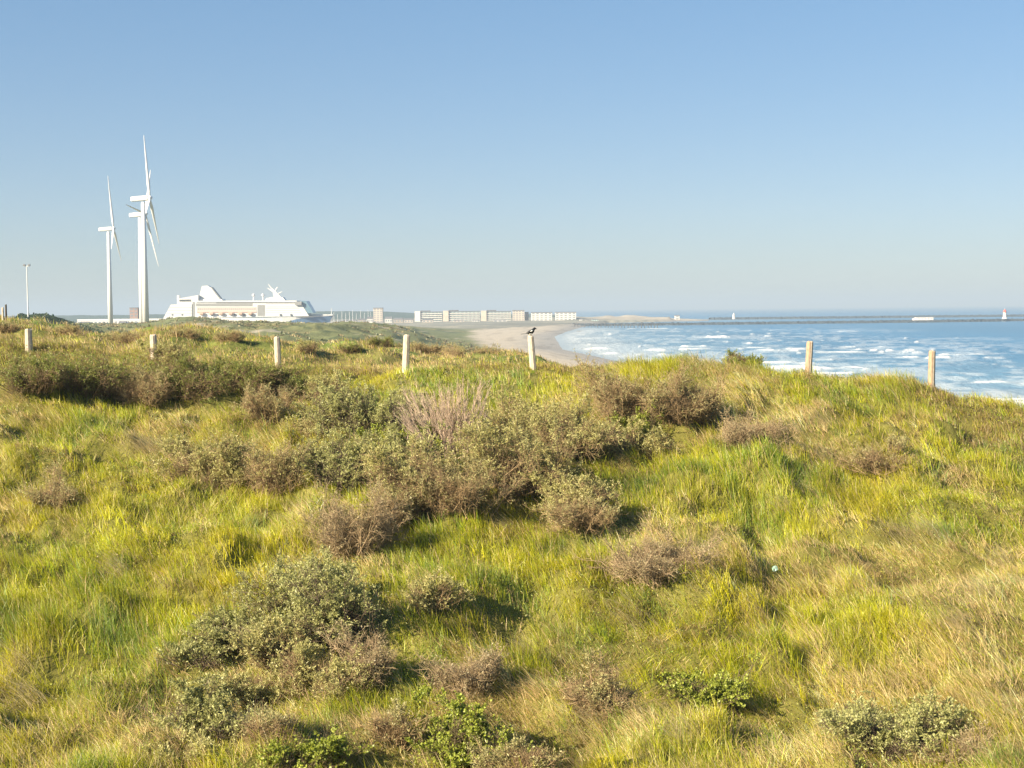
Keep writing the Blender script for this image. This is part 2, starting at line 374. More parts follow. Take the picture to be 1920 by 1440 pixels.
# ------------------------------------------------------------------ vegetation
LEAF = leafmat('grass_blade', .5); LEAF2 = leafmat('shrub_leaf', .4); TWIG = leafmat('twig', 0.0, .8)
rng = np.random.default_rng(11)
def blades(P, L, ang, lean, bend, wid, col, face=None):
    n = len(P); u = np.stack([np.cos(ang), np.sin(ang), np.zeros(n)], 1)
    if face is None: face = rng.uniform(0, math.pi, n)
    s = np.stack([np.cos(face), np.sin(face), np.zeros(n)], 1) * wid[:, None] * .5
    out = np.empty((n, 7, 3)); ts = (0, .38, .74, 1.0); ws = (1, .9, .6)
    for k, t in enumerate(ts):
        hz = L * t; hb = lean * t + bend * t * t
        lenc = np.sqrt(1 + (lean + bend * t) ** 2 * .8)
        c = P + np.stack([np.zeros(n), np.zeros(n), hz / lenc - L * .22 * np.clip(bend - .5, 0, 2) * t ** 3], 1) + u * (L * hb / lenc)[:, None]
        if k < 3: out[:, 2 * k] = c - s * ws[k]; out[:, 2 * k + 1] = c + s * ws[k]
        else: out[:, 6] = c
    b = np.arange(n)[:, None] * 7
    f4 = np.concatenate([b + np.array([0, 1, 3, 2]), b + np.array([2, 3, 5, 4])]); f3 = b + np.array([4, 5, 6])
    return out.reshape(-1, 3), [f4, f3], np.repeat(col, 7, 0)

def leaves(n, d0, d1, seed):
    r = np.random.default_rng(seed); y = d0 + (d1 - d0) * r.uniform(0, 1, n) ** 1.1; x = r.uniform(-.47, .47, n) * (y + 2)
    w_ = fbm(x / 1.9, y / 2.4, 201, 3) + .5 * fbm(x / .5, y / .5, 203, 2) + r.normal(0, .12, n); k = w_ > .02; x, y, w_ = x[k], y[k], w_[k]; n = len(x)
    hue = fbm(x / 1.2, y / 1.2, 205, 3)[:, None] + r.normal(0, .2, (n, 1)); z = ground(x, y) + r.uniform(.03, .30, n) * (.5 + np.clip(w_, 0, 1))
    p = np.stack([x, y, z], 1); d = unit(r.normal(0, 1, (n, 3)) * np.array([1, 1, .6]) + np.array([-.3, 0, .35])); sd = unit(np.cross(d, r.normal(0, 1, (n, 3))))
    ln = r.uniform(.03, .06, n)[:, None] * np.sqrt(y / 30)[:, None]; wd = ln * .2
    V = np.stack([p, p + d * ln * .5 + sd * wd, p + d * ln, p + d * ln * .5 - sd * wd], 1).reshape(-1, 3)
    c = np.array([.30, .33, .03]) + hue * np.array([.12, .03, .01]); c = np.where(hue < -.2, np.array([.20, .27, .03]), c); c = np.where(hue > .55, np.array([.38, .30, .13]), c)
    c = c * np.exp(r.normal(0, .25, (n, 1)))
    return V, [np.arange(n * 4).reshape(-1, 4)], np.clip(np.repeat(c, 4, 0), .01, .7)
def unit(a): return a / (np.linalg.norm(a, axis=1)[:, None] + 1e-9)
v, f, c = leaves(240000, 19, 53, 77)
tag(npmesh('ground_cover', v, f, LEAF, col=c), 'low leafy herbs and creeping plants between the grass tufts', 'ground cover', kind='stuff')
PATCH = []     # (x, y, rx, ry, straw+, green+, brown+)
def patch(px, py, rpx, rpy, st=0, br=0, ht=0):
    x, y, z = hit(px, py); _, ya, _ = hit(px, min(py + rpy, 1500)); _, yb, _ = hit(px, max(py - rpy, 640))
    PATCH.append((x, y, rpx * y / F, max(abs(yb - ya) / 2, .4), st, br, ht))
for a in [(1500,1050,260,60,.5),(1800,1040,160,70,.8),(1820,1200,150,120,.7),(1300,980,120,40,.55),(930,1350,110,70,.8),(1050,1300,120,60,.6),(180,1410,220,50,.75),
          (1560,1420,90,50,.9),(1120,990,130,40,.75),(1400,745,110,40,.6),(1740,720,120,35,.5),(430,1270,120,50,.75),(1270,1180,110,60,.5),(1500,790,60,30,.8),(1550,780,40,25,.9),
          (1560,850,130,30,.6),(290,830,50,20,1.1),(20,740,30,40,.8),(100,930,50,50,.7),(700,1050,60,40,.8),(430,960,60,50,.6),(520,770,70,30,.6),(330,790,40,40,.7),
          (620,1000,100,50,.4),(750,1400,120,60,.9),(650,1400,80,40,.6),(1650,1290,120,40,.7),(1750,1260,120,50,.5),(1250,840,40,60,.3),
          (300,1050,280,180,-.9),(100,1250,180,90,-.6),(500,950,70,120,-.6),(1290,890,130,50,-1.),(1000,725,230,22,-.6),(700,715,120,20,-.6),(1430,900,160,60,-.5),
          (830,1060,120,50,-.8),(1750,950,160,50,-.7),(1880,870,60,50,-1.),(1620,1160,110,60,-.4),(1060,1090,90,50,-.6),(930,800,60,20,-.8),(1350,1260,80,60,-.6),
          (780,1340,120,30,-.5),(300,760,200,40,-.2),(150,850,130,60,-.5),(1180,1130,100,60,-.3),(1500,700,300,15,-.1)]:
    patch(*a)
for a in [(120,695,200,38,0,1.1),(420,705,200,28,0,.5),(150,660,150,12,0,.7),(600,745,120,25,0,.35),(1560,720,180,25,0,.15),(1850,790,100,40,0,.4),(1600,880,120,40,0,.35),(1800,775,170,30,-.2,.55),(1130,705,120,16,0,.4),(640,880,60,40,0,.4),(1420,960,80,40,0,.35),(1000,1240,70,40,0,.4),(760,1180,70,40,0,.35),(1180,1010,60,30,0,.4),(500,880,60,30,0,.4),(250,920,60,40,0,.35)]: patch(*a)
PATCH = np.array(PATCH)
def veg(x, y):
    st = fbm(x / 2.6, y / 3.2, 81, 4) * .9 + fbm(x / .8, y / .8, 85, 2) * .55 - .12
    br = fbm(x / 3.3, y / 3.3, 88, 3) * .55 + fbm(x / 1.1, y / 1.1, 89, 2) * .35 - .34
    for p in PATCH:
        g = np.exp(-((x - p[0]) / p[2]) ** 2 - ((y - p[1]) / p[3]) ** 2); st = st + p[4] * g; br = br + p[5] * g
    return st, br
def scatter(ntuft, d0, d1, per, lmul, wmul, pw=1.0, spread=.13, seed=1, smargin=.47):
    r = np.random.default_rng(seed)
    u = r.uniform(0, 1, ntuft); y = (d0 ** (2 - pw) + u * (d1 ** (2 - pw) - d0 ** (2 - pw))) ** (1 / (2 - pw))
    x = r.uniform(-smargin, smargin, ntuft) * (y + 2)
    st, br = veg(x, y)
    dens = vn(x / .9, y / .9, 91) * .7 + vn(x / .35, y / .35, 92) * .3
    keep = dens > r.uniform(-.12, .62, ntuft); x, y, st, br = x[keep], y[keep], st[keep], br[keep]
    n = len(x)
    bk = np.maximum(ss((y - 51) / 4), ss((y - 48.3) / 2) * ss((1180 - (960 + F * x / y)) / 60)); isbr = ((br + bk * (1.25 + .8 * fbm(x / 2.5, y / 3.5, 105, 3)) + r.normal(0, .25, n)) > .25); isst = (~isbr) & ((st + bk * .5 + r.normal(0, .30, n)) > -.22)
    tall = np.clip(.5 + .35 * np.exp(-((y - 50) / 2.5) ** 2) * (fbm(x / 1.2, y / 1.2, 96, 2) + .1) * 1.6 * ss((x - 4) / 3) - .22 * np.exp(-((y - 49.5) / 2.2) ** 2) * ss((4 - x) / 3) + fbm(x / 1.7, y / 1.7, 95, 3) * .55 + r.normal(0, .16, n), .12, 1.3)
    ang0 = math.pi + fbm(x / 4.0, y / 4.0, 97, 2) * 1.5 - .15 + r.normal(0, .45, n)
    lean0 = np.clip(.22 + .35 * fbm(x / 3, y / 3, 99, 2) + .12 * r.normal(0, 1, n), .02, .9)
    hue = fbm(x / 1.6, y / 1.6, 101, 4) * 1.2 + r.normal(0, .25, n)
    val = np.exp(r.normal(0, .2, n) + .45 * fbm(x / 1.0, y / 1.0, 103, 3))
    I = np.repeat(np.arange(n), per); N = len(I)
    rad = spread * (.5 + tall[I]) * np.sqrt(r.uniform(0, 1, N)); th = r.uniform(0, 2 * math.pi, N)
    bx = x[I] + rad * np.cos(th); by = y[I] + rad * np.sin(th)
    P = np.stack([bx, by, ground(bx, by) - .03], 1)
    L = (.20 + .50 * tall[I] ** 1.3) * r.uniform(.5, 1.1, N) * lmul
    L = np.where(isst[I], L * .95, L); L = np.where(isbr[I], L * .75, L)
    ang = ang0[I] + np.where(isst[I], .7, 1.0) * r.normal(0, 1, N)
    lean = np.clip(lean0[I] + r.normal(0, .14, N), 0, 1.2) + np.where(isst[I], .22, 0)
    bend = np.clip(.35 + .3 * r.normal(0, 1, N) + np.where(isst[I], .45, 0), 0, 1.6)
    wid = (.006 + .006 * r.uniform(0, 1, N)) * wmul * np.sqrt(np.maximum(by, 20) / 30)
    h = np.clip(hue[I] + r.normal(0, .2, N), -1, 1)[:, None]
    g = np.array([.37, .385, .012]) + h * np.array([.12, .05, -.002]); g = np.where(h < -.45, g * .0 + np.array([.22, .31, .04]) + (h + .45) * np.array([.04, .05, -.02]), g)
    s = np.array([.64, .48, .22]) * np.exp(r.normal(0, .16, N))[:, None] + h * np.array([.02, .03, .0])
    bcol = np.where((y[I] > 51)[:, None], np.array([.40, .29, .13]), np.array([.26, .19, .07])) * np.exp(r.normal(0, .2, N))[:, None]
    c = np.where(isst[I][:, None], s, np.where(isbr[I][:, None], bcol, g))
    mixst = (r.uniform(0, 1, N) < np.where(isst[I], .0, .12))[:, None]; c = np.where(mixst, s * .9, c)
    mixg = (r.uniform(0, 1, N) < np.where(isst[I] | isbr[I], .22, 0))[:, None]; c = np.where(mixg, g, c)
    c = np.clip(c * val[I][:, None], .01, .75)
    return blades(P, L, ang, lean, bend, wid, c)
for args, nm in (((76000, 19, 53.5, 12, 1.0, 1.15, 1.0, .15, 1), 'grass'), ((30000, 53.5, 98, 9, .8, 1.7, 1.2, .25, 2), 'grass')):
    v, f, c = scatter(*args)
    o = npmesh(nm, v, f, LEAF, col=c)
    tag(o, 'green and straw coloured marram grass covering the near dune slope' if args[1] < 50 else 'low dry grass on the dune behind the fence posts', 'grass', kind='stuff')
# long pale plumes arching over the turf
pts = [(290,845,26),(260,850,20),(30,750,16),(1545,800,18),(1500,815,16),(1850,1120,24),(1700,1010,20),(1750,1000,18),(1810,1180,20),(560,1080,16),(230,1080,14),(1450,1180,16),(1200,1160,20),
       (60,1330,18),(40,1260,16),(1620,705,12),(1560,870,18),(1640,865,18),(1350,1040,12),(1000,1230,10),(1880,1060,18),(1120,1380,18),(1600,1400,16),(1300,1400,14),(960,1000,12),(1480,960,14)]
PP = []
for (px, py, k) in pts:
    x, y, z = hit(px, py)
    m_ = k * 9; bx = x + rng.normal(0, k * .013, m_); by = y + rng.normal(0, k * .012, m_); PP.append(np.stack([bx, by, ground(bx, by)], 1))
PP = np.concatenate(PP); N = len(PP)
v, f, c = blades(PP, rng.uniform(.5, 1.0, N), math.pi + .35 + rng.normal(0, .3, N), rng.uniform(.3, .7, N), rng.uniform(.5, 1.3, N), rng.uniform(.005, .011, N), np.array([.60, .50, .27]) * np.exp(rng.normal(0, .12, N))[:, None])
tag(npmesh('dry_grass', v, f, LEAF, col=c), 'pale bleached grass plumes bowing leftwards over the turf', 'dry grass', kind='stuff')

def prisms(A, B, ra, rb, col):
    n = len(A); d = B - A; d /= np.linalg.norm(d, axis=1)[:, None] + 1e-9
    ref = np.where(np.abs(d[:, 2:3]) > .9, np.array([[1., 0, 0]]), np.array([[0, 0, 1.]])); a = np.cross(d, ref); a /= np.linalg.norm(a, axis=1)[:, None]; b = np.cross(d, a)
    V = np.empty((n, 6, 3))
    for k in range(3):
        o = a * math.cos(k * 2.0944) + b * math.sin(k * 2.0944); V[:, k] = A + o * ra[:, None]; V[:, 3 + k] = B + o * rb[:, None]
    i = np.arange(n)[:, None] * 6
    return V.reshape(-1, 3), np.concatenate([i + np.array([0, 1, 4, 3]), i + np.array([1, 2, 5, 4]), i + np.array([2, 0, 3, 5])]), np.repeat(col, 6, 0)
def unit(a): return a / (np.linalg.norm(a, axis=1)[:, None] + 1e-9)
KINDS = {   # leaf colour, leaf count factor, leaf size, twig colour, fine twig factor
 'leafy':  ((.37, .37, .14), 2.0, 1.0, (.12, .085, .055), .8),
 'mixed':  ((.42, .395, .15), 1.6, .95, (.25, .175, .09), 1.3),
 'brown':  ((.38, .35, .15), .9, .8, (.28, .195, .10), 2.0),
 'dark':   ((.22, .25, .05), 1.5, .9, (.17, .115, .06), 1.7),
 'green':  ((.29, .33, .045), 2.2, .8, (.16, .12, .06), .9),
 'dead':   ((.3, .25, .15), .12, .8, (.46, .35, .26), .9),
 'pink':   ((.36, .30, .16), .6, .8, (.29, .21, .12), 1.7),
}
def shrub(px, py, wpx, hpx, kind, label, seed, group='shrubs scattered over the dune slope', dmin=18.0, dmax=60.0):
    r = np.random.default_rng(seed + 500); lc, lf, ls, tcol, tf = KINDS[kind]
    x, y, z = hit(px, py, dmin, dmax)
    rx = wpx * .60 * y / F; ry = rx * .85; h = max(.3, hpx * 1.08 * y / F); S_ = max(rx, h)
    root = empty('shrub', (x, y + ry * .35, g1(x, y + ry * .35))); area = rx * h * 2
    def rel(Q): Q[:, 2] = np.maximum(Q[:, 2], -.1); return Q
    # a few lobes give the crown an uneven outline
    nl = r.integers(6, 11); lob = np.stack([r.uniform(-.72, .72, nl) * rx, r.uniform(-.65, .65, nl) * ry, r.uniform(.10, .68, nl) * h], 1); lob[:, 2] *= 1 - .35 * (lob[:, 0] / rx) ** 2; lr = r.uniform(.28, .5, nl)
    nm_ = int(26 + 26 * area)
    k = r.integers(0, nl, nm_); u = unit(r.normal(0, 1, (nm_, 3))); u[:, 2] = np.abs(u[:, 2]) * .9 - .1
    tip = lob[k] + u * lr[k][:, None] * np.array([rx, ry, h * .62])
    if kind == 'dead':
        a = r.uniform(-.62, .62, nm_) ; tip = np.stack([a * rx * 1.5, r.uniform(-.5, .5, nm_) * ry, h * r.uniform(.35, 1.05, nm_)], 1)
    nzr = fbm(tip[:, 0] * 2.2 + seed * 7.7, (tip[:, 1] + tip[:, 2]) * 2.2, seed, 3)
    if kind != 'dead': tip *= (1 + .75 * nzr + .10 * r.normal(0, 1, nm_))[:, None]
    tip[:, 0] -= .10 * h
    base = np.stack([tip[:, 0] * .35 + r.normal(0, .1, nm_) * rx, tip[:, 1] * .35 + r.normal(0, .1, nm_) * ry, np.full(nm_, -.12)], 1)
    mid = (base + tip) / 2 + r.normal(0, .07, (nm_, 3)) * S_; mid[:, 2] += .06 * h
    tw = np.array(tcol)
    A = [base, mid]; B = [mid, tip]; ra = [np.full(nm_, .012), np.full(nm_, .008)]; rb = [np.full(nm_, .008), np.full(nm_, .003)]
    # side twigs from the stems, then finer ones
    n2_ = int(tf * 330 * area ** .85 + 80); i = r.integers(0, nm_, n2_); t = r.uniform(-.6, 1, n2_)[:, None]
    st = np.where(t > 0, mid[i] * (1 - t) + tip[i] * t, mid[i] * (1 + t) - base[i] * t); out = unit(tip[i] - base[i]) * .7 + r.normal(0, .7, (n2_, 3)); out[:, 2] += .2
    if kind == 'dead': out = unit(tip[i] - base[i]) * 1.5 + r.normal(0, .22, (n2_, 3))
    en = st + unit(out) * (r.uniform(.12, .34, n2_) * (.5 + .5 * S_))[:, None]
    A.append(st); B.append(en); ra.append(np.full(n2_, .0055)); rb.append(np.full(n2_, .0025))
    n3_ = int(n2_ * 4); i = r.integers(0, n2_, n3_); t = r.uniform(.1, 1, n3_)[:, None]
    s3 = st[i] * (1 - t) + en[i] * t; o3 = unit(en[i] - st[i]) + r.normal(0, .75, (n3_, 3)); o3[:, 2] += .25
    if kind == 'dead': o3 = unit(en[i] - st[i]) * 1.4 + r.normal(0, .3, (n3_, 3))
    e3 = s3 + unit(o3) * (r.uniform(.08, .22, n3_))[:, None]
    A.append(s3); B.append(e3); ra.append(np.full(n3_, .0035)); rb.append(np.full(n3_, .0015))
    A = np.concatenate(A); B = np.concatenate(B); ra = np.concatenate(ra); rb = np.concatenate(rb)
    V, f, c = prisms(A, B, ra, rb, tw * np.exp(r.normal(0, .22, len(A)))[:, None])
    npmesh('branches', V, [f], TWIG, parent=root, col=c)
    # leaves sit in tight bunches along the outer twigs, mostly the upper ones
    nlv = int(lf * 5200 * area ** .85 + 150)
    hi = np.clip(e3[:, 2] / h, 0, 1.2) ** (1.1 if kind in ('mixed', 'brown', 'dark') else .6) + .04
    bun = fbm(e3[:, 0] * 3 + 50, e3[:, 1] * 3 + e3[:, 2] * 3, seed, 2); hi = hi * np.clip(.55 + bun * 2.0, .02, 2.5); hi /= hi.sum()
    i = r.choice(n3_, nlv, p=hi); t = r.uniform(.25, 1.08, nlv)[:, None]
    p = s3[i] * (1 - t) + e3[i] * t
    d = unit(unit(e3[i] - s3[i]) * .7 + r.normal(0, .7, (nlv, 3))); sd = unit(np.cross(d, r.normal(0, 1, (nlv, 3))))
    ln = r.uniform(.035, .08, nlv)[:, None] * ls; wd = ln * (.16 if kind != 'green' else .34)
    V = np.stack([p, p + d * ln * .5 + sd * wd, p + d * ln, p + d * ln * .5 - sd * wd], 1).reshape(-1, 3)
    f = np.arange(nlv * 4).reshape(-1, 4)
    c = np.array(lc) * np.exp(r.normal(0, .16, nlv))[:, None] + r.normal(0, .012, (nlv, 1)) * np.array([1, .3, 0])
    npmesh('foliage', V, [f], LEAF2, parent=root, col=np.clip(np.repeat(c, 4, 0), .01, .8))
    return tag(root, label, 'shrub', group)
# px, py of its foot, width, height in photo pixels
SH = [
 (50,752,150,70,'dark','dark low shrub at the top left bank below the leftmost pale post'),
 (165,752,170,70,'dark','brown and green shrub between the first and second pale posts'),
 (318,700,95,50,'mixed','small pale shrub with green sprigs just right of the second pale post'),
 (345,754,180,72,'dark','wide dark twiggy shrub below the second pale post'),
 (455,752,175,54,'dark','dark brown shrub left of the third pale post foot'),
 (262,765,90,60,'brown','thin brown shrub at the lower left end of the dark thicket'),
 (560,757,110,36,'dark','low dark shrub just right of the third pale post foot'),
 (512,795,95,50,'brown','dry brownish shrub below the third pale post in yellow grass'),
 (615,765,66,62,'mixed','small grey shrub with a dark shaded right side left of the big thicket'),
 (372,912,140,76,'mixed','sparse pale shrub at the left end of the left middle clump'),
 (450,925,160,100,'mixed','rounded pale topped shrub in the middle of the left middle clump'),
 (528,940,95,110,'brown','brown shrub with deep shade on its right, right end of the left middle clump'),
 (690,825,190,95,'leafy','silvery leaved shrub at the upper left of the big thicket'),
 (770,810,90,66,'mixed','pale shrub directly left of the bare upright stems'),
 (850,880,150,118,'dead','tall bush of bare upright pinkish stems in the middle of the thicket'),
 (770,870,110,66,'green','bright green sprigs in front of the bare upright stems'),
 (640,915,110,80,'leafy','silvery shrub at the far left edge of the big thicket'),
 (705,930,230,135,'leafy','broad silvery leaved shrub in the lower left of the big thicket'),
 (785,1000,170,120,'mixed','brown twiggy shrub above the dark gap in the thicket'),
 (870,985,170,115,'brown','mauve brown bare twigged shrub in the lower middle of the thicket'),
 (985,955,220,135,'mixed','silvery topped round shrub at the lower right of the thicket'),
 (1105,975,130,90,'mixed','pale shrub at the lower right corner of the thicket'),
 (970,840,130,80,'mixed','dark brown low shrub right of the bare upright stems'),
 (1065,860,150,125,'mixed','tall pale shrub left of the dark green hollow in the thicket'),
 (1170,810,135,125,'brown','tall brown topped shrub at the upper right of the thicket'),
 (1205,855,80,78,'green','bright green bush in the hollow under the tall brown shrub'),
 (1145,870,120,70,'mixed','low brown shrub in front of the bright green bush'),
 (1235,870,50,46,'mixed','tiny pale shrub at the right edge of the thicket'),
 (1283,795,105,100,'brown','dry straw brown shrub standing right of the big thicket'),
 (1405,852,135,66,'pink','pinkish grey bare twigged shrub alone on the right slope'),
 (1392,690,60,32,'dark','small dark shrub on the crest against the surf'),
 (650,1060,190,112,'pink','mauve brown shrub below the big thicket, left of the dark tuft'),
 (580,1170,200,115,'leafy','grey green shrub at the top of the lower left clump'),
 (448,1235,150,64,'leafy','low grey green shrub at the upper left of the lower left clump'),
 (372,1258,100,34,'leafy','lowest flattest grey green shrub left of the lower left clump'),
 (665,1240,200,150,'leafy','tall grey green shrub in the middle of the lower left clump'),
 (540,1270,160,100,'mixed','twiggy half leafy shrub in the centre of the lower left clump'),
 (695,1285,150,100,'pink','mauve bare twigged shrub at the right side of the lower left clump'),
 (600,1335,170,80,'mixed','shrub with pale top at the foot of the lower left clump'),
 (392,1398,165,100,'leafy','round grey green shrub below the lower left clump'),
 (345,1455,150,60,'mixed','scruffy shrub cut by the bottom edge below the round grey green shrub'),
 (805,1165,90,56,'mixed','small sparse shrub right of the lower left clump'),
 (885,1325,120,84,'pink','dry mauve brown shrub low in the middle of the slope'),
 (1130,1345,135,100,'brown','brown dry shrub left of a dark green tuft low on the slope'),
 (1250,1100,200,92,'pink','mauve twiggy shrub in the straw grass right of centre'),
 (1345,1345,110,96,'green','bright green bush casting a strong shadow low right of centre'),
 (855,1455,200,90,'green','wide bright green bush cut by the bottom edge of the view'),
 (975,1455,110,76,'brown','brown twiggy stems beside the bright green bush at the bottom'),
 (590,1455,170,60,'green','low green bush at the bottom left of centre'),
 (745,1405,80,66,'brown','small dry brown shrub above the bottom green bush'),
 (1590,1385,110,56,'leafy','small silvery shrub at the left end of the bottom right clump'),
 (1700,1430,230,110,'leafy','wide silvery shrub in the middle of the bottom right clump'),
 (1825,1440,130,60,'pink','brown twiggy shrub at the right end of the bottom right clump'),
 (480,1330,110,60,'mixed','low scruffy shrub between the round grey green shrub and the lower left clump'),
 (500,1400,100,60,'brown','brown tangled shrub right of the round grey green shrub near the bottom'),
 (1100,1010,120,60,'brown','straw brown low shrub under the lower right corner of the big thicket'),
 (1190,1100,80,60,'mixed','pale small shrub touching the left side of the mauve shrub right of centre'),
 (610,830,90,50,'mixed','pale low shrub at the upper left edge of the big thicket'),
 (1330,800,60,80,'brown','thin straw brown shrub behind the one right of the big thicket'),
 (720,1010,90,70,'brown','brown shrub joining the big thicket to the mauve shrub below it'),
 (105,965,90,66,'brown','dry brown shrub by a dark tuft on the far left slope'),
 (1660,910,120,46,'brown','low brown scrub over the shaded hollow on the right slope'),
]
for k, a in enumerate(SH): shrub(*a[:5], a[5], k)
SH2 = [(702,650,18,18,'dark','left of a pair of small dark shrubs on the far side dune crest'),(726,652,22,22,'dark','right of a pair of small dark shrubs on the far side dune crest'),
 (430,640,60,22,'brown','brown shrub on the second dune below the middle of the ferry'),(800,664,70,22,'brown','brown shrub on the second dune just right of the fourth pale post'),
 (880,668,90,20,'brown','low reddish brown shrub on the second dune halfway to the magpie post'),(580,664,60,18,'mixed','pale low shrub on the second dune right of the third pale post'),
 (350,634,70,18,'brown','brown shrub on the second dune below the ferry stern'),(240,645,80,18,'brown','brown shrub on the second dune left of the second pale post'),
 (110,628,90,20,'brown','reddish brown shrub on the left dune between the first post and the turbines'),(660,662,50,18,'dark','dark low shrub on the second dune halfway between third and fourth posts'),
 (20,625,60,20,'brown','brown shrub high on the left dune near the dark post')]
for k, a in enumerate(SH2): shrub(a[0], a[1], a[2] * .85, a[3] * .7, a[4], a[5], 100 + k, 'shrubs on the second dune', 56.0, 95.0)

# scrub on the far dunes: far too much of it to count
def farscrub():
    r = np.random.default_rng(5); n = 15000; y = 105 + 640 * r.uniform(0, 1, n) ** 1.5; x = r.uniform(-.52, .12, n) * (y + 5)
    L1, _ = Lines(y); cl = fbm(x / 16, y / 22, 301, 3) + r.normal(0, .15, n); hill = (np.abs(y - 350) < 90) & (960 + F * x / y < 210)
    k = (x < L1 - 6) & ((cl > .02) | hill); x, y, hill = x[k], y[k], hill[k]; n = len(x); z = ground(x, y)
    per = 26; I = np.repeat(np.arange(n), per); N = len(I); rad = r.uniform(.35, 1.0, n) * np.sqrt(y / 250); u = r.normal(0, 1, (N, 3)); u = unit(u) * r.uniform(.3, 1, (N, 1)) * np.array([1, 1, .62])
    p = np.stack([x, y, z], 1)[I] + u * rad[I][:, None]; d = unit(r.normal(0, 1, (N, 3))); sd = unit(np.cross(d, r.normal(0, 1, (N, 3)))); q_ = (rad[I] * .33)[:, None]
    V = np.stack([p - d * q_, p + sd * q_ * .6, p + d * q_, p - sd * q_ * .6], 1).reshape(-1, 3)
    c = np.where(r.uniform(0, 1, (n, 1)) < .45, np.array([.16, .18, .075]), np.array([.25, .21, .11])); c = np.where(hill[:, None], np.array([.05, .085, .045]), c) * np.exp(r.normal(0, .2, (n, 1)))
    tag(npmesh('scrub', V, [np.arange(N * 4).reshape(-1, 4)], LEAF2, col=np.repeat(np.repeat(c, per, 0), 4, 0)), 'low grey green scrub covering the distant dunes', 'scrub', kind='stuff')
farscrub()

# ------------------------------------------------------------------ fence posts
WOOD = principled('weathered_wood', (.42, .355, .285), .85, .2, (9, .38, (6, 6, .8)), (40, .5, .01))
WOODD = principled('dark_wood', (.07, .06, .05), .9, .2, (9, .3, (6, 6, .8)))
WOODB = principled('brown_wood', (.33, .23, .16), .85, .2, (9, .3, (6, 6, .8)), (40, .5, .01))
def post(px, pyt, pyb, Y, wpx, tilt, label, mat=WOOD, split=False, seed=0):
    r = random.Random(seed)
    top = at(px, pyt, Y); zb = g1(top.x, Y) - .3; rad = wpx * .5 * Y / F; H = top.z - zb
    root_b = Vector((top.x + tilt * H, Y, zb)); o = empty('fence_post', root_b)
    def half(a0, a1, name, mt, n=9, dx=0):
        rings = []
        for k, t in enumerate((0, .3, .6, .86, .97, 1)):
            rr = rad * (1.06 - .1 * t) * (.82 if t == 1 else 1)
            ring = []
            for i in range(n):
                a = a0 + (a1 - a0) * i / (n if a1 - a0 > 6 else n - 1)
                ring.append(Vector((-tilt * H * t + dx + math.cos(a) * rr * (1 + .07 * math.sin(3 * a + seed)), math.sin(a) * rr, H * t + (r.uniform(-.03, .03) if t == 1 else 0))))
            rings.append(ring)
        mb = MB(); mb.loft(rings); mb.build(name, mt, o)
    if split:
        half(math.pi * .5, math.pi * 1.5, 'weathered_half', WOODB, dx=-.01); half(-math.pi * .5, math.pi * .5, 'sound_half', WOOD, dx=.006)
    else: half(0, 2 * math.pi, 'post_wood', mat)
    return tag(o, label, 'post', 'wooden fence posts along the dune crest'), top
post(53, 617, 641, 50, 13.5, 0, 'short visible end of a pale wooden post at the far left of the crest', seed=1)
post(287, 628, 668, 50, 13, .02, 'pale wooden post with shrub around its foot, right of the wind turbines', seed=2)
post(519, 631, 700, 50, 11.5, .03, 'pale slim wooden post standing below the ferry bow', seed=3)
post(763, 628, 694, 50, 13, -.05, 'pale wooden post leaning slightly right above the dry second dune', seed=4)
_, MP = post(995, 630, 696, 50, 12.5, .07, 'pale wooden post with the magpie perched on top', seed=5)
post(1519, 640, 704, 50, 12, -.05, 'two tone split wooden post in front of the surf, nearer the middle', split=True, seed=6)
post(1748, 657, 728, 50, 12, -.02, 'two tone split wooden post in front of the surf at the right', split=True, seed=7)
for (px, t, wp, mt, lb, Y) in ((11, 571, 3.6, WOODD, 'thin dark weathered post on the dune top at the left edge', 72), (5, 577, 4, WOOD, 'thin pale stub just left of the dark post at the left edge', 73), (61, 609, 3, WOOD, 'tiny pale stake on the dune under the light mast', 72)):
    o, _ = post(px, t, 0, Y, wp, 0, lb, mt, seed=px); o['group'] = 'thin stakes on the far left dune'

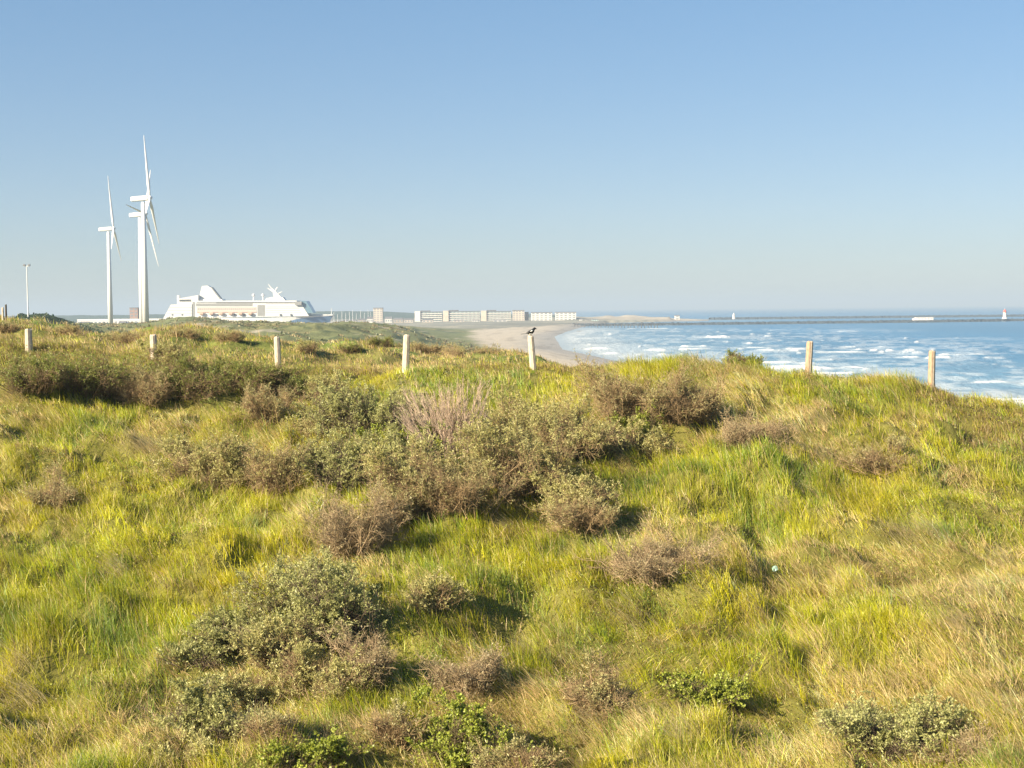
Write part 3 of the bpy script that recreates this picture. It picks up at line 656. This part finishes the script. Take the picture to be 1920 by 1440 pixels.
# ------------------------------------------------------------------ magpie on the post
def magpie(p):
    root = empty('magpie', p)
    blk = principled('black_feather', (.012, .013, .016), .45, .5); wht = principled('white_feather', (.75, .74, .70), .8, .2)
    # local: looks to +x, tail to -x
    def ell(mb, pts, rads, sy=1.0, n=12):
        rings = []
        P_ = [Vector(q_) for q_ in pts]
        for i_, q_ in enumerate(P_):
            t = (P_[min(i_ + 1, len(P_) - 1)] - P_[max(i_ - 1, 0)]).normalized(); s = Vector((0, 1, 0)); c_ = t.cross(s).normalized()
            rings.append([q_ + s * math.cos(2*math.pi*k/n) * rads[i_] * sy + c_ * math.sin(2*math.pi*k/n) * rads[i_] for k in range(n)])
        mb.loft(rings); return mb
    b = MB(); ell(b, [(-.13, 0, .10), (-.10, 0, .105), (-.04, 0, .12), (.03, 0, .15), (.08, 0, .19), (.105, 0, .23), (.13, 0, .262), (.16, 0, .268), (.185, 0, .262), (.20, 0, .258)],
                  [.012, .04, .068, .078, .07, .048, .045, .045, .03, .008], .9)
    body = b.build('body', blk, root, True)
    b = MB(); ell(b, [(.20, 0, .258), (.225, 0, .252), (.245, 0, .244)], [.012, .009, .002]); b.build('beak', blk, root, True)
    b = MB(); ell(b, [(-.10, 0, .085), (-.05, 0, .088), (.02, 0, .105), (.075, 0, .145)], [.01, .05, .062, .02], .95); b.build('belly', wht, root, True)
    for s in (-1, 1):
        b = MB(); ell(b, [(.07, s * .058, .2), (.03, s * .07, .185), (-.06, s * .064, .14), (-.15, s * .03, .105), (-.17, s * .02, .10)], [.012, .042, .042, .018, .004], .35); b.build('wing', blk, root, True)
        b = MB(); ell(b, [(.075, s * .07, .205), (.03, s * .086, .19), (-.03, s * .084, .165)], [.006, .026, .006], .3); b.build('shoulder_patch', wht, root, True)
        b = MB(); b.tube([(.0, s * .03, .07), (.005, s * .03, .02), (.0, s * .03, 0.005)], [.008, .005, .006], 6); b.tube([(-.02, s * .03, .004), (.035, s * .03, .004)], .005, 6); b.build('leg', blk, root)
        b = MB(); b.tube([(.165, s * .030, .276), (.165, s * .041, .278)], .007, 8); b.build('eye', principled('eye_black', (.005, .005, .005), .1, .8), root)
    b = MB(); b.loft([[Vector((x_, -w_, z_ - .006)), Vector((x_, w_, z_ - .006)), Vector((x_, w_, z_ + .006)), Vector((x_, -w_, z_ + .006))] for x_, w_, z_ in ((-.11, .025, .10), (-.2, .036, .088), (-.3, .034, .078), (-.37, .012, .073))]); b.build('tail', blk, root)
    root.rotation_euler = (0, 0, R(12)); root.scale = (1.0, 1.0, 1.0)
    return tag(root, 'black and white magpie with long tail perched on a wooden post', 'bird')
magpie((MP.x, MP.y, MP.z))

# crumpled pale bag caught in the grass
x, y, z = hit(1453, 1090)
mb = MB(); rr = random.Random(3)
mb.loft([[Vector((math.cos(a * .7) * q_ * (1 + rr.uniform(-.3, .3)), math.sin(a * .7) * q_ * (1 + rr.uniform(-.3, .3)), h_ + rr.uniform(-.015, .015))) for a in range(9)] for q_, h_ in ((.05, 0), (.085, .05), (.08, .1), (.05, .15), (.02, .17))])
o = mb.build('plastic_bag', principled('pale_plastic', (.26, .40, .32), .4, .5)); o.location = (x, y, z + .2); o.scale = (.8, .8, .8); tag(o, 'crumpled pale turquoise plastic bag caught in the grass', 'bag')

# ------------------------------------------------------------------ wind turbines
WHT = principled('white_paint', (.66, .655, .65), .45, .4)
def turbine(px, pyh, pyb, Y, hubpx_right, rlen_px, phis, s, label):
    hub = at(px, pyh, Y); zb = g1(hub.x, Y) - 1; k = Y / F; Rr = rlen_px * k
    root = empty('wind_turbine', (hub.x, Y, zb)); H = hub.z - zb
    mb = MB(); mb.tube([(0, 0, 0), (0, 0, H * .5), (0, 0, H - 1.6)], [1.75, 1.4, 1.0], 24); mb.build('tower', WHT, root, True)
    yaw = math.asin(s) - math.atan((960 - px) / F); hd = empty('nacelle_axis', (0, 0, H))   # rotor axis towards +x turned by yaw
    bpy.data.objects.remove(hd)
    T = Matrix.Rotation(-yaw, 4, 'Z') @ Matrix.Rotation(-R(5), 4, 'Y'); T.translation = (0, 0, H)
    L = 10.0
    mb = MB()
    rings = []
    for xx, a, b_ in ((-L * .62, .9, .8), (-L * .58, 1.2, 1.2), (-L * .2, 1.3, 1.3), (L * .22, 1.3, 1.3), (L * .27, 1.1, 1.1)):
        rings.append([Vector((xx, yy * a, zz * b_ + .3)) for yy, zz in ((-1, -.8), (-.8, -1), (.8, -1), (1, -.8), (1, .8), (.8, 1), (-.8, 1), (-1, .8))])
    mb.loft(rings); nac = mb.build('nacelle', WHT, root); nac.matrix_local = T
    mb = MB(); mb.tube([(L * .27, 0, .3), (L * .36, 0, .3), (L * .44, 0, .3), (L * .5, 0, .3)], [1.25, 1.3, .9, .2], 16); hb = mb.build('hub', WHT, root, True); hb.matrix_local = T
    for ph in phis:
        a = R(ph); d = Vector((0, math.sin(a), math.cos(a)))     # in the rotor plane (local yz)
        e = Vector((1, 0, 0)); c0 = Vector((L * .35, 0, .3)); g_ = d.cross(e)
        mb = MB(); rings = []
        for t, ch, th in ((.03, 1.3, 1.2), (.1, 1.9, .9), (.2, 2.5, .55), (.45, 1.8, .35), (.75, 1.15, .22), (.97, .6, .12), (1, .15, .06)):
            tw = R(25 * (1 - t) + 56); cx = e * math.sin(tw) + g_ * math.cos(tw); nx = e * math.cos(tw) - g_ * math.sin(tw); c = c0 + d * (Rr * t)
            rings.append([c + cx * (math.cos(q_) * ch * .34) + nx * (math.sin(q_) * th * .5) for q_ in [i_ * math.pi / 4 for i_ in range(8)]])
        mb.loft(rings); bl = mb.build('blade', WHT, root, True); bl.matrix_local = T
    return tag(root, label, 'wind turbine', 'white wind turbines behind the dunes')
turbine(268, 373, 606, 725, 12, 123, (12, 132, 252), .10, 'tallest white wind turbine, in front of the other two, one blade straight up')
turbine(262, 403, 606, 833, 14, 108, (35, 155, 275), .31, 'white wind turbine half hidden directly behind the tallest one')
turbine(203, 430, 610, 940, 6, 100, (5, 125, 245), .10, 'leftmost and smallest white wind turbine standing on its own')

# light mast
p = at(50, 496, 330); zb = g1(p.x, 330) - .5; root = empty('light_mast', (p.x, 330, zb)); H = p.z - zb
GRY = principled('galvanised_steel', (.62, .63, .62), .4, .5)
mb = MB(); mb.tube([(0, 0, 0), (0, 0, H - .4)], [.17, .09], 10); mb.build('pole', GRY, root)
mb = MB(); mb.box(-.75, .75, -.1, .1, H - .45, H - .3); mb.build('crossbar', GRY, root)
for sx in (-.55, .55):
    mb = MB(); mb.prism([(sx - .28, H - .3), (sx + .28, H - .3), (sx + .22, H + .05), (sx - .22, H + .05)], -.25, .3); mb.build('floodlight', principled('dark_grey', (.18, .18, .19), .5), root)
tag(root, 'tall thin light mast with floodlights rising behind the left dune', 'light mast')

# ------------------------------------------------------------------ ferry
def ferry():
    Y = 1350.; kp = Y / F; X0 = at(466, 590, Y).x
    root = empty('cruise_ferry', (X0, Y, 0))
    def P(zx, zy):                   # point from the enlarged crop of the photo (scale 5.333, origin 290,510)
        q_ = at(290 + zx / 5.333, 510 + zy / 5.333, Y); return (q_.x - X0, q_.z)
    Wm = principled('ship_white', (.55, .55, .545), .4, .4, (.05, .04)); Bl = principled('ship_blue', (.10, .18, .31), .4, .4)
    Gw = principled('ship_glass', (.08, .09, .11), .2, .5); Gr = principled('ship_grey', (.22, .22, .215), .6); Or = principled('lifeboat_orange', (.42, .29, .22), .5); Pk = principled('balcony_cream', (.44, .39, .35), .6)
    hb = 12.5
    # hull: lofted plan, stern square, bow pointed and flared
    st = []
    zk = -4.0
    for zx, ytop, wt, wb, zb_ in ((105, 470, .9, .75, zk), (250, 462, 1, .92, zk), (700, 458, 1, 1, zk), (1100, 458, 1, .95, zk), (1300, 452, .96, .75, zk), (1430, 446, .85, .5, zk), (1560, 440, .62, .26, zk), (1680, 434, .35, .08, zk), (1760, 432, .12, .02, zk + 4), (1795, 430, .02, .01, 9)):
        x_, zt = P(zx, ytop); xb = x_ if zx < 1500 else x_ - (zx - 1500) / 300 * 9
        pts_ = [(x_, -hb * wt, zt), (x_ * .6 + xb * .4, -hb * (wt * .7 + wb * .3), zt * .55), (xb, -hb * wb, 1), (xb, -hb * wb * .4, zb_), (xb, hb * wb * .4, zb_), (xb, hb * wb, 1), (x_ * .6 + xb * .4, hb * (wt * .7 + wb * .3), zt * .55), (x_, hb * wt, zt)]
        st.append([Vector(q_) for q_ in pts_])
    mb = MB(); mb.loft(st); hull = mb.build('hull', Wm, root)
    # blue wave painted on the bow: a skin 12 cm proud of the hull
    mb = MB(); nb = 14
    for side in (-1, 1):
        rows_ = []
        for i_ in range(nb + 1):
            u_ = i_ / nb; zx = 1240 + u_ * (1778 - 1240)
            pos = np.interp(zx, [105, 250, 700, 1100, 1300, 1430, 1560, 1680, 1760, 1795], np.arange(10)); a_ = int(min(pos, 8)); t_ = pos - a_
            R0 = [st[a_][j].lerp(st[a_ + 1][j], t_) for j in (0, 1, 2)]
            lo, hi = np.interp(u_, [0, .35, .7, 1], [.70, .62, .55, .45]), np.interp(u_, [0, .1, .35, .6, 1], [.72, .45, .18, .10, .06])
            def hp(v_):
                v_ = v_ * 2
                return (R0[0].lerp(R0[1], v_) if v_ < 1 else R0[1].lerp(R0[2], v_ - 1)) 
            line = [hp(hi + (lo - hi) * q_ / 3) for q_ in range(4)]
            rows_.append([Vector((q_.x + .1, (q_.y - .14) * (1 if side < 0 else -1), q_.z)) for q_ in line])
        b0 = len(mb.v)
        for r_ in rows_: mb.v += [tuple(q_) for q_ in r_]
        for i_ in range(nb):
            for j in range(3): mb.f.append((b0 + i_ * 4 + j, b0 + i_ * 4 + j + 1, b0 + i_ * 4 + j + 5, b0 + i_ * 4 + j + 4))
    mb.build('bow_stripe', Bl, root)
    def pr(name, pts_, w_, mt, parent=None, dy=0): mb = MB(); mb.prism([P(*q_) for q_ in pts_], -w_ + dy, w_ + dy); return mb.build(name, mt, parent or root)
    aft = pr('aft_block', [(118, 462), (192, 326), (400, 322), (400, 458)], 12.2, Wm)
    sup = pr('superstructure', [(401, 458), (401, 300), (460, 292), (1470, 296), (1560, 440)], 11.6, Wm)
    pr('top_deck', [(440, 300), (440, 288), (1440, 286), (1440, 303)], 12.4, Wm)
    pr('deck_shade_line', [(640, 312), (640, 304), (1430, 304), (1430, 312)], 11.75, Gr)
    pr('window_recess_band', [(440, 343), (440, 314), (1000, 314), (1000, 343)], 11.72, Gr)
    pr('window_recess_band', [(405, 452), (405, 300), (430, 300), (430, 452)], 11.7, Gr)  # recess beside the aft block, its shade drawn as a flat grey strip
    pr('balcony_band', [(450, 400), (450, 350), (1040, 350), (1040, 400)], 11.8, Pk)
    pr('window_recess_band', [(1050, 440), (1050, 330), (1125, 330), (1125, 440)], 11.66, Gr)
    for k_ in range(30):
        z0 = 460 + k_ * 19.3; pr('cabin_window', [(z0, 374), (z0, 366), (z0 + 9, 366), (z0 + 9, 374)], 11.9, Gw)
    for k_ in range(26):
        z0 = 1150 + k_ * 12.2; pr('cabin_window', [(z0, 352), (z0, 346), (z0 + 5, 346), (z0 + 5, 352)], 11.7, Gr)
    pr('rail_line', [(450, 406), (450, 401), (1040, 401), (1040, 406)], 12.0, principled('rail_red', (.40, .24, .18), .6))
    for k_ in range(6):
        z0 = 470 + k_ * 96
        for sd in (-1, 1):
            q0 = P(z0, 428); q1 = P(z0 + 62, 428); mb = MB(); zc = q0[1] + 1.2
            mb.loft([[Vector((xx, sd * 13 + yy * s_, zc + zz * s_)) for yy, zz in ((-1.3, 0), (-.9, -1.2), (.9, -1.2), (1.3, 0), (.8, 1.2), (-.8, 1.2))] for xx, s_ in ((q0[0], .35), (q0[0] + 1.6, 1), (q1[0] - 1.6, 1), (q1[0], .35))]); mb.build('lifeboat', Or, root)
    for z0 in (200, 298, 590, 640, 820, 910, 985, 1270, 1375):
        pr('hull_port', [(z0, 436), (z0, 420), (z0 + 18, 420), (z0 + 18, 436)], 12.32, Gw)
    for zy in (318, 362, 384, 406):
        pr('deck_line', [(1135, zy + 3), (1135, zy), (1440 + (zy - 300) * .4, zy), (1440 + (zy - 300) * .4, zy + 3)], 11.64, Gr)
    for zy in (352, 382, 410):
        pr('deck_line', [(190 - (zy - 325) * .5, zy + 3), (190 - (zy - 325) * .5, zy), (398, zy), (398, zy + 3)], 12.24, Gr)
    # forward glass front stepping down
    pr('bridge_front', [(1475, 300), (1475, 288), (1530, 290), (1560, 340), (1600, 408), (1500, 420)], 11.0, principled('bridge_glass', (.11, .19, .25), .2, .5))
    pr('bridge_wing', [(1425, 330), (1425, 296), (1490, 296), (1490, 330)], 14.0, Gr)
    pr('foredeck_bulwark', [(1500, 442), (1500, 424), (1785, 424), (1780, 434)], 2.5, Wm)
    # aft deck roof, pole
    pr('aft_roof', [(262, 278), (262, 268), (460, 232), (460, 300), (400, 322), (390, 276)], 11, Wm)
    pr('aft_deck_house', [(262, 322), (262, 300), (400, 300), (400, 322)], 10, Wm); pr('aft_deck_opening', [(270, 299), (270, 279), (388, 279), (388, 299)], 9.6, Gr)
    mb = MB(); x_, z_ = P(243, 325); _, zt = P(243, 234); mb.tube([(x_, 0, z_), (x_, 0, zt)], 1.7, 12); mb.build('stern_post', Wm, root)
    fn = pr('funnel', [(452, 292), (462, 225), (482, 142), (540, 136), (575, 160), (670, 285)], 4.5, Wm)
    pr('funnel_trim', [(578, 152), (566, 152), (660, 286), (684, 286)], 4.2, Gr, None)
    pr('funnel_base', [(420, 300), (440, 268), (690, 272), (700, 300)], 8, Wm)
    for z0 in (990, 1083):
        x_, z_ = P(z0, 300); _, zt = P(z0, 240); mb = MB(); mb.tube([(x_, 0, z_), (x_, 0, zt - 1), (x_, 0, zt)], [.6, .6, .8], 8)
        mb.tube([(x_, 0, zt - .5), (x_, 0, zt + .3), (x_, 0, zt + 1.6), (x_, 0, zt + 2.4)], [.6, 1.7, 1.5, .3], 12); mb.build('radar_dome', Wm, root)
    pr('mast_house', [(1110, 292), (1125, 262), (1180, 250), (1290, 252), (1320, 292)], 6, Wm)
    mb = MB(); mb.prism([P(1195, 255), P(1270, 255), P(1215, 195), P(1178, 160), P(1180, 195)], -1.2, 1.2)
    for a_, b_ in (((1190, 190), (1135, 120)), ((1185, 195), (1128, 160)), ((1205, 190), (1230, 150)), ((1225, 225), (1275, 195)), ((1200, 200), (1160, 175))):
        pa, pb = P(*a_), P(*b_); mb.tube([(pa[0], 0, pa[1]), (pb[0], 0, pb[1])], [.9, .35], 6)
    mb.build('mast', Wm, root)
    x_, z_ = P(1768, 424); _, zt = P(1768, 360); mb = MB(); mb.tube([(x_, 0, z_ - 1), (x_, 0, zt)], [.35, .2], 6); mb.build('bow_mast', Wm, root)
    return tag(root, 'large white ferry with a blue bow showing above the far dunes', 'ferry')
ferry()

# ------------------------------------------------------------------ port and town
CR = principled('cream_render', (.48, .41, .34), .8, .2, (.2, .08)); GN = principled('pale_green_glazing', (.22, .30, .285), .5, .3); RF = principled('dark_roof', (.12, .12, .13), .8); WB = principled('white_render', (.60, .565, .52), .8, .2, (.2, .05))
PKB = principled('pink_brick', (.28, .18, .14), .85, .2, (.3, .15)); GL = principled('window_glass', (.16, .19, .22), .25, .5); TAN = principled('tan_wall', (.33, .27, .21), .85)
def house(px0, px1, pyt, Y, depth, label, wall=WB, roof=RF, floors=4, bays=None, flat=True, cat='building', name='apartment_building', group=None, setback=None):
    a = at(px0, pyt, Y); b = at(px1, pyt, Y); W_ = b.x - a.x; cx = (a.x + b.x) / 2; zb = g1(cx, Y) - .5; H = a.z - zb
    root = empty(name, (cx, Y, zb)); h0 = H - (1.0 if flat else min(3.2, H * .35))
    mb = MB(); mb.box(-W_ / 2, W_ / 2, 0, depth, 0, h0); mb.build('wall', wall, root)
    mb = MB()
    if flat: mb.box(-W_ / 2 - .3, W_ / 2 + .3, -.3, depth + .3, h0, H)
    else:
        mb.loft([[Vector((-W_/2-.3, -.3, h0)), Vector((W_/2+.3, -.3, h0)), Vector((W_/2+.3, depth+.3, h0)), Vector((-W_/2-.3, depth+.3, h0))], [Vector((-W_/2, depth*.45, H)), Vector((W_/2, depth*.45, H)), Vector((W_/2, depth*.55, H)), Vector((-W_/2, depth*.55, H))]])
    mb.build('roof', roof, root)
    if floors:
        fh = h0 / floors; bays = bays or max(2, int(W_ / 5.5))
        for f_ in range(floors):
            for k_ in range(bays):
                xx = -W_ / 2 + (k_ + .5) * W_ / bays; ww = W_ / bays * .3
                mb = MB(); mb.box(xx - ww, xx + ww, -.12, .1, f_ * fh + fh * .35, f_ * fh + fh * .8); mb.build('window', GL, root)
    return tag(root, label, cat, group), root, W_, h0, depth
def flats(px0, px1, pyt, Y, label, endpx):
    o, root, W_, h0, dp = house(px0, px1, pyt, Y, 12, label, wall=GN, floors=0, group='seafront apartment blocks')
    fh = h0 / 5
    for f_ in range(5):
        mb = MB(); mb.box(-W_ / 2 + endpx * Y / F, W_ / 2, -1.4, -.02, f_ * fh + fh * .02, f_ * fh + fh * .38); mb.build('balcony', WB, root)
        nb_ = int(W_ / 6)
        for k_ in range(nb_):
            xx = -W_ / 2 + endpx * Y / F + (k_ + .5) * (W_ - endpx * Y / F) / nb_
            mb = MB(); mb.box(xx - 1.6, xx + 1.6, -.1, .05, f_ * fh + fh * .42, f_ * fh + fh * .9); mb.build('window', GL, root)
    mb = MB(); e = endpx * Y / F; mb.box(-W_ / 2 - .2, -W_ / 2 + e, -2.6, dp + .2, 0, h0 + 1.7); mb.build('end_tower', CR if px0 > 800 else WB, root)
    mb = MB(); mb.box(-W_ / 2 + e + .3, -W_ / 2 + e + 14, 1, dp - 1, h0 + 1.02, h0 + 2.6); mb.build('roof_plant_room', RF, root)
flats(778, 829, 584.5, 2000, 'long pale green glazed apartment block with a white end tower, leftmost', 10)
flats(831, 900, 583.5, 2000, 'longest pale green apartment block with a cream end tower, middle one', 10)
flats(902, 958, 583.5, 2000, 'pale green apartment block with a cream end tower, beside the pink block', 10)
house(961, 983, 581.5, 1990, 16, 'square pinkish block between the green flats and the two white buildings', CR, floors=5, bays=4)
house(984, 991, 585, 2005, 14, 'narrow grey block attached right of the pinkish block', TAN, floors=4, bays=2)
house(996, 1035, 585.5, 1980, 14, 'long white four storey building, left one of two', WB, floors=4, group='white seafront buildings')
house(1041, 1080, 585, 1980, 14, 'long white four storey building at the right end of the town', WB, floors=4, group='white seafront buildings')
house(700, 717, 577, 1950, 13, 'tall cream tower block standing alone left of the flats', CR, floors=7, bays=3)
house(243, 258, 576.5, 1700, 12, 'tall reddish brown tower behind the wind turbine', PKB, floors=6, bays=2, name='tower_block')
house(145, 312, 599, 1650, 16, 'very long low white shed behind the wind turbines', WB, principled('pale_roof', (.7, .7, .69), .6), floors=1, bays=22, name='warehouse', cat='warehouse')
sm = [(722,735,594,WB,'small white house right of the cream tower block'),(738,756,596,TAN,'low tan house between the cream tower and the green flats'),(688,699,594,WB,'small white house left of the cream tower block'),
      (672,684,597,TAN,'small tan shed by the marina masts'),(655,668,599,WB,'low white hut left among the marina masts'),(758,774,597,CR,'low cream house just left of the leftmost flats'),
      (792,812,598,CR,'cream pavilion in front of the leftmost green flats'),(850,870,599,CR,'low cream pavilion in front of the middle green flats'),(885,899,599,WB,'small white pavilion at the right of the middle flats'),(925,950,599,WB,'long white pavilion in front of the right green flats'),
      (1087,1092,597,WB,'tiny white hut right of the white buildings'),(1110,1122,598,principled('mint_paint', (.5, .65, .58), .7),'pale mint green hut at the start of the sand spit'),(1098,1105,599,TAN,'tiny tan hut between the white buildings and the mint hut'),
      (150,166,603,WB,'small white shed near the left turbine foot'),(222,235,602,CR,'small cream shed between the turbines'),(640,651,600,TAN,'tiny tan shed behind the ferry bow')]
for (a_, b_, t_, mt, lb) in sm:
    house(a_, b_, t_, 1880 if a_ > 600 else 1500, 8, lb, mt, RF, 1, 3, flat=False, name='house', cat='house', group='small houses by the harbour')
house(1266, 1274, 591, 2080, 8, 'bright white cube shaped hut on the end of the sand spit', WB, floors=2, bays=1, name='beacon_hut', cat='hut')
# marina boats with tall masts
def sailboat(px, pyt, Y, label):
    p = at(px, pyt, Y); zb = max(g1(p.x, Y), 0); root = empty('sailing_boat', (p.x, Y, zb)); H = p.z - zb
    mb = MB(); mb.loft([[Vector((x_, -w_, 1.3)), Vector((x_, -w_ * .5, 0)), Vector((x_, w_ * .5, 0)), Vector((x_, w_, 1.3))] for x_, w_ in ((-5, 1), (-1, 1.6), (3, 1.1), (5.4, .1))]); mb.build('hull', WHT, root)
    mb = MB(); mb.tube([(0, 0, .5), (0, 0, H)], [.28, .16], 6); mb.build('mast', WHT, root)
    mb = MB(); mb.tube([(0, 0, 2.2), (-4, 0, 2.4)], .2, 6); mb.build('boom', WHT, root)
    tag(root, label, 'sailing boat', 'moored boats with tall masts in the marina')
mx_ = [626, 633, 641, 648, 655, 661, 668, 676, 683, 690, 695]
hs = [586, 590, 584, 588, 585, 582, 588, 583, 587, 581, 586]
for i_, (a_, b_) in enumerate(zip(mx_, hs)): sailboat(a_, b_ - 1, 1820 + 11 * i_, 'moored white sailing boat with a thin tall mast, hull behind the dunes')
# harbour beacons, breakwaters
p = at(1376, 587, 2150); root = empty('beacon', (p.x, 2150, 1.5)); H = p.z - 1.5
mb = MB(); mb.tube([(0, 0, 0), (0, 0, H * .7)], [2.4, 1.8], 12); mb.build('tower', WB, root)
mb = MB(); mb.tube([(0, 0, H * .7), (0, 0, H * .74)], 2.6, 12); mb.build('gallery', GRY, root); mb = MB(); mb.tube([(0, 0, H * .74), (0, 0, H * .9), (0, 0, H)], [1.2, 1.2, .2], 10); mb.build('lantern', WB, root)
tag(root, 'small white beacon tower on the inner breakwater right of the spit', 'beacon')
ROCK = principled('dark_wet_rock', (.045, .06, .075), .9, .2, (.4, .5), (.6, .8, .8))
def breakwater(pts_, hgt, wid, label, seed):
    P_ = [at(a_, b_, Y_) for a_, b_, Y_ in pts_]; xs = np.array([p_.x for p_ in P_]); ys = np.array([p_.y for p_ in P_])
    n = 420; t = np.linspace(0, len(P_) - 1, n); cx = np.interp(t, range(len(P_)), xs); cy = np.interp(t, range(len(P_)), ys)
    r = np.random.default_rng(seed); prof = [(-1, -1.5), (-.75, .3), (-.4, .8), (-.15, 1), (.15, 1), (.4, .8), (.75, .3), (1, -1.5)]
    V = np.empty((n, 8, 3))
    for j, (o_, h_) in enumerate(prof):
        V[:, j, 0] = cx + r.normal(0, .6, n); V[:, j, 1] = cy + o_ * wid + r.normal(0, .8, n); V[:, j, 2] = np.where(h_ > 0, h_ * hgt + r.normal(0, .55, n) * (h_ < .95) + r.normal(0, .3, n), -2.)
    i = (np.arange(n - 1)[:, None] * 8 + np.arange(7)[None]).ravel()
    q_ = np.stack([i, i + 1, i + 9, i + 8], 1)
    return tag(npmesh('breakwater', V.reshape(-1, 3), [q_], ROCK), label, 'breakwater')
breakwater([(1060,612,1590),(1200,613,1580),(1400,610,1585),(1600,608,1600),(1800,606,1620),(1925,604,1650),(1990,603,1650)], 2.8, 7, 'nearer dark rock breakwater running from the town to the right edge', 1)
breakwater([(1330,600,2250),(1500,600,2230),(1700,598,2230),(2100,594,2230)], 3.4, 8, 'farther thin dark breakwater line across the sea', 2)
# lighthouse on the near pier
p = at(1884, 578, 1640); root = empty('lighthouse', (p.x, 1640, 3.0)); H = p.z - 3.0
RED = principled('red_paint', (.55, .12, .08), .5)
mb = MB(); mb.tube([(0, 0, 0), (0, 0, H * .12)], [3.2, 3], 12); mb.build('base', GRY, root)
mb = MB(); mb.tube([(0, 0, H * .12), (0, 0, H * .62)], [2.2, 1.7], 16); mb.build('tower', WB, root)
mb = MB(); mb.tube([(0, 0, H * .62), (0, 0, H * .67)], 2.3, 16); mb.build('gallery', RED, root)
mb = MB(); mb.tube([(0, 0, H * .67), (0, 0, H * .82), (0, 0, H * .9)], [1.5, 1.5, .3], 12); mb.build('lantern', RED, root)
mb = MB(); mb.tube([(0, 0, H * .9), (0, 0, H)], [.2, .12], 6); mb.build('antenna', GRY, root)
tag(root, 'small white lighthouse with red top on the rocks at the far right', 'lighthouse')
# long low pale pier building
p0 = at(1712, 596, 1590); p1 = at(1748, 596, 1590); W_ = p1.x - p0.x; root = empty('pier_building', ((p0.x + p1.x) / 2, 1590, 3)); H = p0.z - 3
mb = MB(); mb.prism([(-W_ / 2, 0), (W_ / 2, 0), (W_ / 2, H), (-W_ / 2 + 3, H), (-W_ / 2, H * .6)], -4, 4); mb.build('wall', principled('pale_grey_wall', (.68, .62, .58), .8), root)
mb = MB(); mb.prism([(-W_ / 2 + 2.8, H + .01), (W_ / 2 + .2, H + .01), (W_ / 2 + .2, H + .5), (-W_ / 2 + 2.8, H + .5)], -4.3, 4.3); mb.build('roof', WB, root)
for k_ in range(5):
    xx = -W_ / 2 + 5 + k_ * 3.6; mb = MB(); mb.box(xx, xx + 1.6, -4.08, -3.9, H * .35, H * .7); mb.build('window', GL, root)
tag(root, 'long low pale building standing on the breakwater at the right', 'building')
# groyne piles at the foot of the breakwater
src = None
for k_ in range(26):
    px = 1078 + k_ * 6.2 + random.uniform(-1, 1); p = at(px, 617 + random.uniform(-1, 1), 1500 - k_ * 6)
    if src is None:
        mb = MB(); mb.tube([(0, 0, -2), (0, 0, 4), (.05, 0, 4.6)], [.42, .38, .3], 8); src = mb.build('wooden_pile', principled('pile_wood', (.09, .085, .08), .9)); o = src
    else: o = src.copy(); C.objects.link(o)
    o.location = (p.x, p.y, random.uniform(-.6, .2)); tag(o, 'dark wooden pile standing in the shallow water by the breakwater', 'pile', 'dark piles in the shallows below the town')

# ------------------------------------------------------------------ air
def haze():
    mb = MB(); mb.box(-9000, 26000, -40, 43000, -7, 105); m = bpy.data.materials.new('haze_air'); m.use_nodes = True; t = m.node_tree; t.nodes.clear()
    v = t.nodes.new('ShaderNodeVolumePrincipled'); v.inputs['Color'].default_value = (.46, .57, .71, 1); v.inputs['Density'].default_value = .00021; v.inputs['Anisotropy'].default_value = .0
    o_ = t.nodes.new('ShaderNodeOutputMaterial'); t.links.new(v.outputs[0], o_.inputs['Volume'])
    o = mb.build('haze', m); tag(o, 'pale blue sea haze over the whole coast', 'haze', kind='stuff'); return o
haze()
